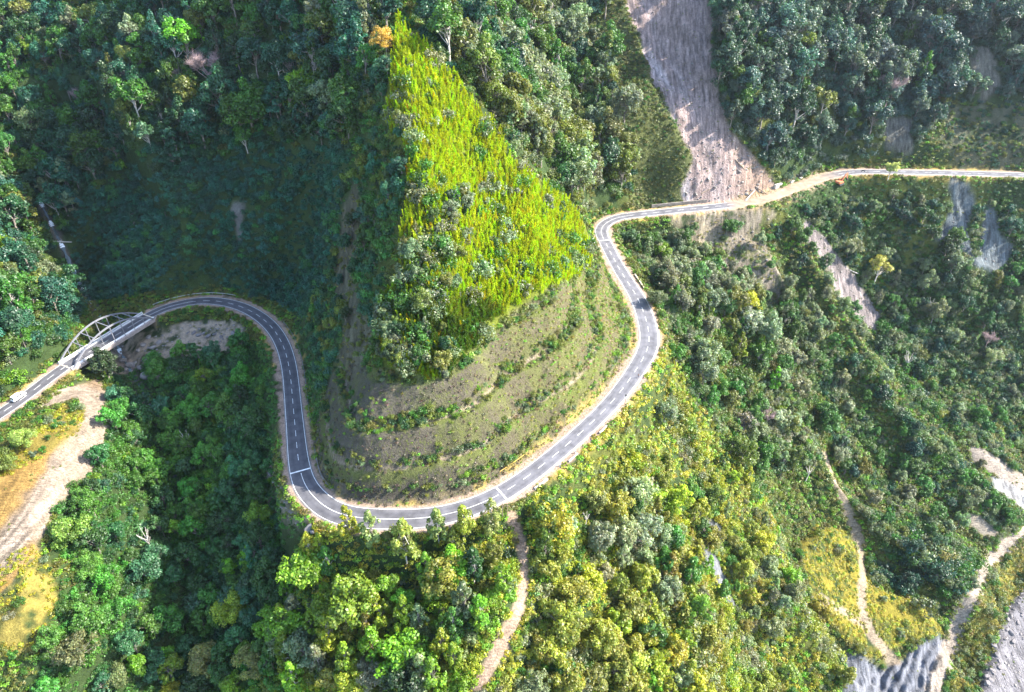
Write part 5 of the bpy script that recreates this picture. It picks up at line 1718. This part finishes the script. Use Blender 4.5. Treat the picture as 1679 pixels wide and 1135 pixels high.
# boulders
def boulder_mesh(seed):
    bm = bmesh.new()
    bmesh.ops.create_icosphere(bm, subdivisions=3, radius=1)
    rg_ = np.random.default_rng(seed)
    pl = norm(rg_.normal(size=(11, 3)))
    dd = 0.55 + 0.35 * rg_.random(11)
    for v in bm.verts:
        p = np.array(v.co)
        for n_, d_ in zip(pl, dd):
            e = p @ n_ - d_
            if e > 0:
                p = p - n_ * e * 0.9
        p = p * np.array((1.15, 0.9, 0.75)) + rg_.normal(size=3) * 0.012
        v.co = p
    me = bpy.data.meshes.new('boulder'); bm.to_mesh(me); bm.free()
    return me
BO, BOD = [], []
for k in range(5):
    a = boulder_mesh(800 + k); a.materials.append(M_ROCK); BO.append(a)
    c = a.copy(); c.materials.clear(); c.materials.append(M_ROCKD); BOD.append(c)
def boulders(pts, place, dark, group, seed):
    rr = random.Random(seed)
    info = []
    for u, v, s in pts:
        o = link('boulder', (BOD if dark else BO)[rr.randrange(5)])
        q = hit(u, v)
        o.location = (q[0], q[1], q[2] + 0.15 * s); o.rotation_euler = (rr.uniform(-.4, .4), rr.uniform(-.4, .4), rr.uniform(0, 6.28)); o.scale = (s, s * rr.uniform(.75, 1.1), s * rr.uniform(.7, 1.1))
        info.append((o, u, s))
    info.sort(key=lambda t: t[1])
    big = max(t[2] for t in info)
    for k, (o, u, s) in enumerate(info):
        side = ORD[k] if k < 12 else ('rightmost' if k == len(info) - 1 else '%dth from left' % (k + 1))
        tag(o, '%s %s boulder %s' % (side, 'dark grey' if dark else 'pale', place), 'boulder', group)
boulders([(203,592,1.5),(213,600,1.9),(222,596,1.3),(232,604,1.6),(196,584,1.2),(241,616,2.3),(238,590,1.4),(226,575,1.2),(246,580,1.1),(252,570,1.5),(236,566,1.3),(262,562,1.2),(244,554,1.2),(218,610,1.0),(207,607,1.1),(250,596,1.2),(259,588,1.0)], 'in the stream bed below the bridge', False, 'pale boulders in the stream bed', 1)
boulders([(318,546,1.1),(326,550,1.3),(335,547,1.0),(342,552,1.2),(352,549,1.0),(363,553,0.9),(384,548,1.5)], 'heaped inside the left road loop', True, 'dark boulders inside the road loop', 2)
boulders([(437,762,1.1),(445,775,1.4),(452,790,1.2),(442,800,1.0),(458,806,1.0),(448,815,0.8),(508,866,1.5),(515,872,1.1)], 'on the bank outside the left road curve', True, 'dark boulders beside the left curve', 3)
rr = random.Random(77)
pts = []
while len(pts) < 60:
    u, v = rr.uniform(1080, 1265), rr.uniform(225, 322)
    if inpoly(ZONE['landslide'], np.array([u]), np.array([v]))[0] and rr.random() < (v - 190) / 130:
        pts.append((u, v, rr.uniform(0.35, 0.95) * (0.7 if v < 270 else 1)))
boulders(pts[:40], 'in the debris fan of the landslide', False, 'pale boulders in the landslide debris', 4)
boulders([(1664 + rr.uniform(-8, 24) - (v - 990) * 0.43, v, rr.uniform(0.5, 1.3)) for v in np.linspace(990, 1120, 26)], 'along the river edge at the bottom right', True, 'dark boulders along the river edge', 5)
# loose rubble, too much to count
Q = scatter(1.25, 26)
rg = Q['rg']
qz_ = {n_: Q['in'](n_) for n_ in ('landslide', 'scree_a', 'scree_b', 'stream_rocks', 'river', 'quarry', 'edge_rocks', 'cliff', 'bare_bank')}
rub = []
for i in range(Q['n']):
    if Q['rd'][i] < 5.5 or Q['trk'][i] < 2.5:
        continue
    pr = 0.0
    if qz_['landslide'][i]:
        pr = 0.16 + 0.55 * (Q['z'][i] < 42)
    elif qz_['scree_b'][i] or qz_['stream_rocks'][i] or qz_['edge_rocks'][i]:
        pr = 0.55
    elif qz_['scree_a'][i] or qz_['bare_bank'][i] or qz_['cliff'][i]:
        pr = 0.16
    elif qz_['river'][i]:
        pr = 0.45
    if rg.random() < pr:
        sc_ = 0.16 + 0.5 * rg.random() ** 3
        rub.append((Q['x'][i], Q['y'][i], Q['z'][i], rg.random() * 6.28, sc_, (1, 1, 1), int(rg.integers(99))))
stuff('rubble', 'loose stones scattered over landslide, scree, stream bed and river bank', rub, [m_ for pair in zip(BO, BOD) for m_ in pair])
# logs
def log_thing(a, b, r, label, mat):
    a, b = Vector(a), Vector(b)
    o = empty('log', a)
    MB().cyl((0, 0, r * 0.7), b - a + Vector((0, 0, r * 0.7)), r, 10, r * 0.7).build('stem', mat, o)
    for t, h_ in ((0.45, 0.9), (0.75, -0.7)):
        q = (b - a) * t + Vector((0, 0, r * 0.8))
        MB().cyl(q, q + Vector((h_ * 0.5, h_, 0.6)), r * 0.35, 6, r * 0.15).build('branch_stub', mat, o)
    tag(o, label, 'log')
log_thing(hit(84, 397), hit(118, 398), 0.42, 'pale fallen log spanning the dark gully at the left', M_PALE)
for (a, b, lab) in (((1222, 330), (1238, 312), 'pale log standing askew at the right foot of the landslide'), ((1180, 300), (1205, 306), 'brown log lying in the middle of the debris fan'), ((1205, 262), (1222, 280), 'brown log lying high in the debris fan'), ((1150, 318), (1166, 310), 'brown log lying low in the debris left of centre'), ((1238, 306), (1256, 318), 'brown log beside the reddish edge of the debris')):
    log_thing(hit(*a), hit(*b), 0.3, lab, M_PALE if 'pale' in lab else M_WOOD)
log_thing(hit(1392, 443), hit(1425, 458), 0.3, 'fallen grey trunk beside the lower scree run', M_PALE)

# stream water and river
sp = STREAM[::2].copy()
v, f = [], []
for k in range(len(sp)):
    t = sp[min(k + 1, len(sp) - 1)] - sp[max(k - 1, 0)]
    n_ = np.array((-t[1], t[0], 0)); n_ /= np.linalg.norm(n_) + 1e-9
    w = 0.7 + 0.35 * math.sin(k * 1.7)
    for s in (-w, 0, w):
        q = sp[k] + n_ * s
        v.append((q[0], q[1], max(float(height(q[0], q[1])), sp[k][2]) + (0.10 if s == 0 else -0.02)))
for k in range(len(sp) - 1):
    for j in range(2):
        f.append((3 * k + j, 3 * k + 3 + j, 3 * k + 4 + j, 3 * k + 1 + j))
st_o = link('stream', mesh_from('stream', v, f, [M_WATER, M_FOAM], True))
for pgn in st_o.data.polygons:
    if (pgn.index // 2) % 7 in (0, 1) and (pgn.index // 2) < 60:
        pgn.material_index = 1
st_o['kind'] = 'structure'
st_o['label'] = 'narrow mountain stream with white falls under the bridge'

# ------------------------------------------------------------------ air
zlo, zhi = float(Z.min()) - 1.0, max(float(Z.max()) + 22.0, CAMZ + 2.0)
xa, xb, ya, yb = XS[0] - 5, XS[-1] + 5, YS[0] - 5, YS[-1] + 5
hz = MB().box(((xa + xb) / 2, (ya + yb) / 2, (zlo + zhi) / 2), (xb - xa, yb - ya, zhi - zlo)).build('haze', None)
hz['kind'] = 'stuff'
hz['label'] = 'thin blue haze in the valley air'
mh = bpy.data.materials.new('haze_air')
mh.use_nodes = True
hn, hl = mh.node_tree.nodes, mh.node_tree.links
hn.remove(hn['Principled BSDF'])
pv = hn.new('ShaderNodeVolumePrincipled')
pv.inputs['Color'].default_value = (0.72, 0.83, 1.0, 1)
pv.inputs['Density'].default_value = 0.00006
pv.inputs['Anisotropy'].default_value = 0.55
hl.new(pv.outputs[0], hn['Material Output'].inputs['Volume'])
hz.data.materials.clear(); hz.data.materials.append(mh)
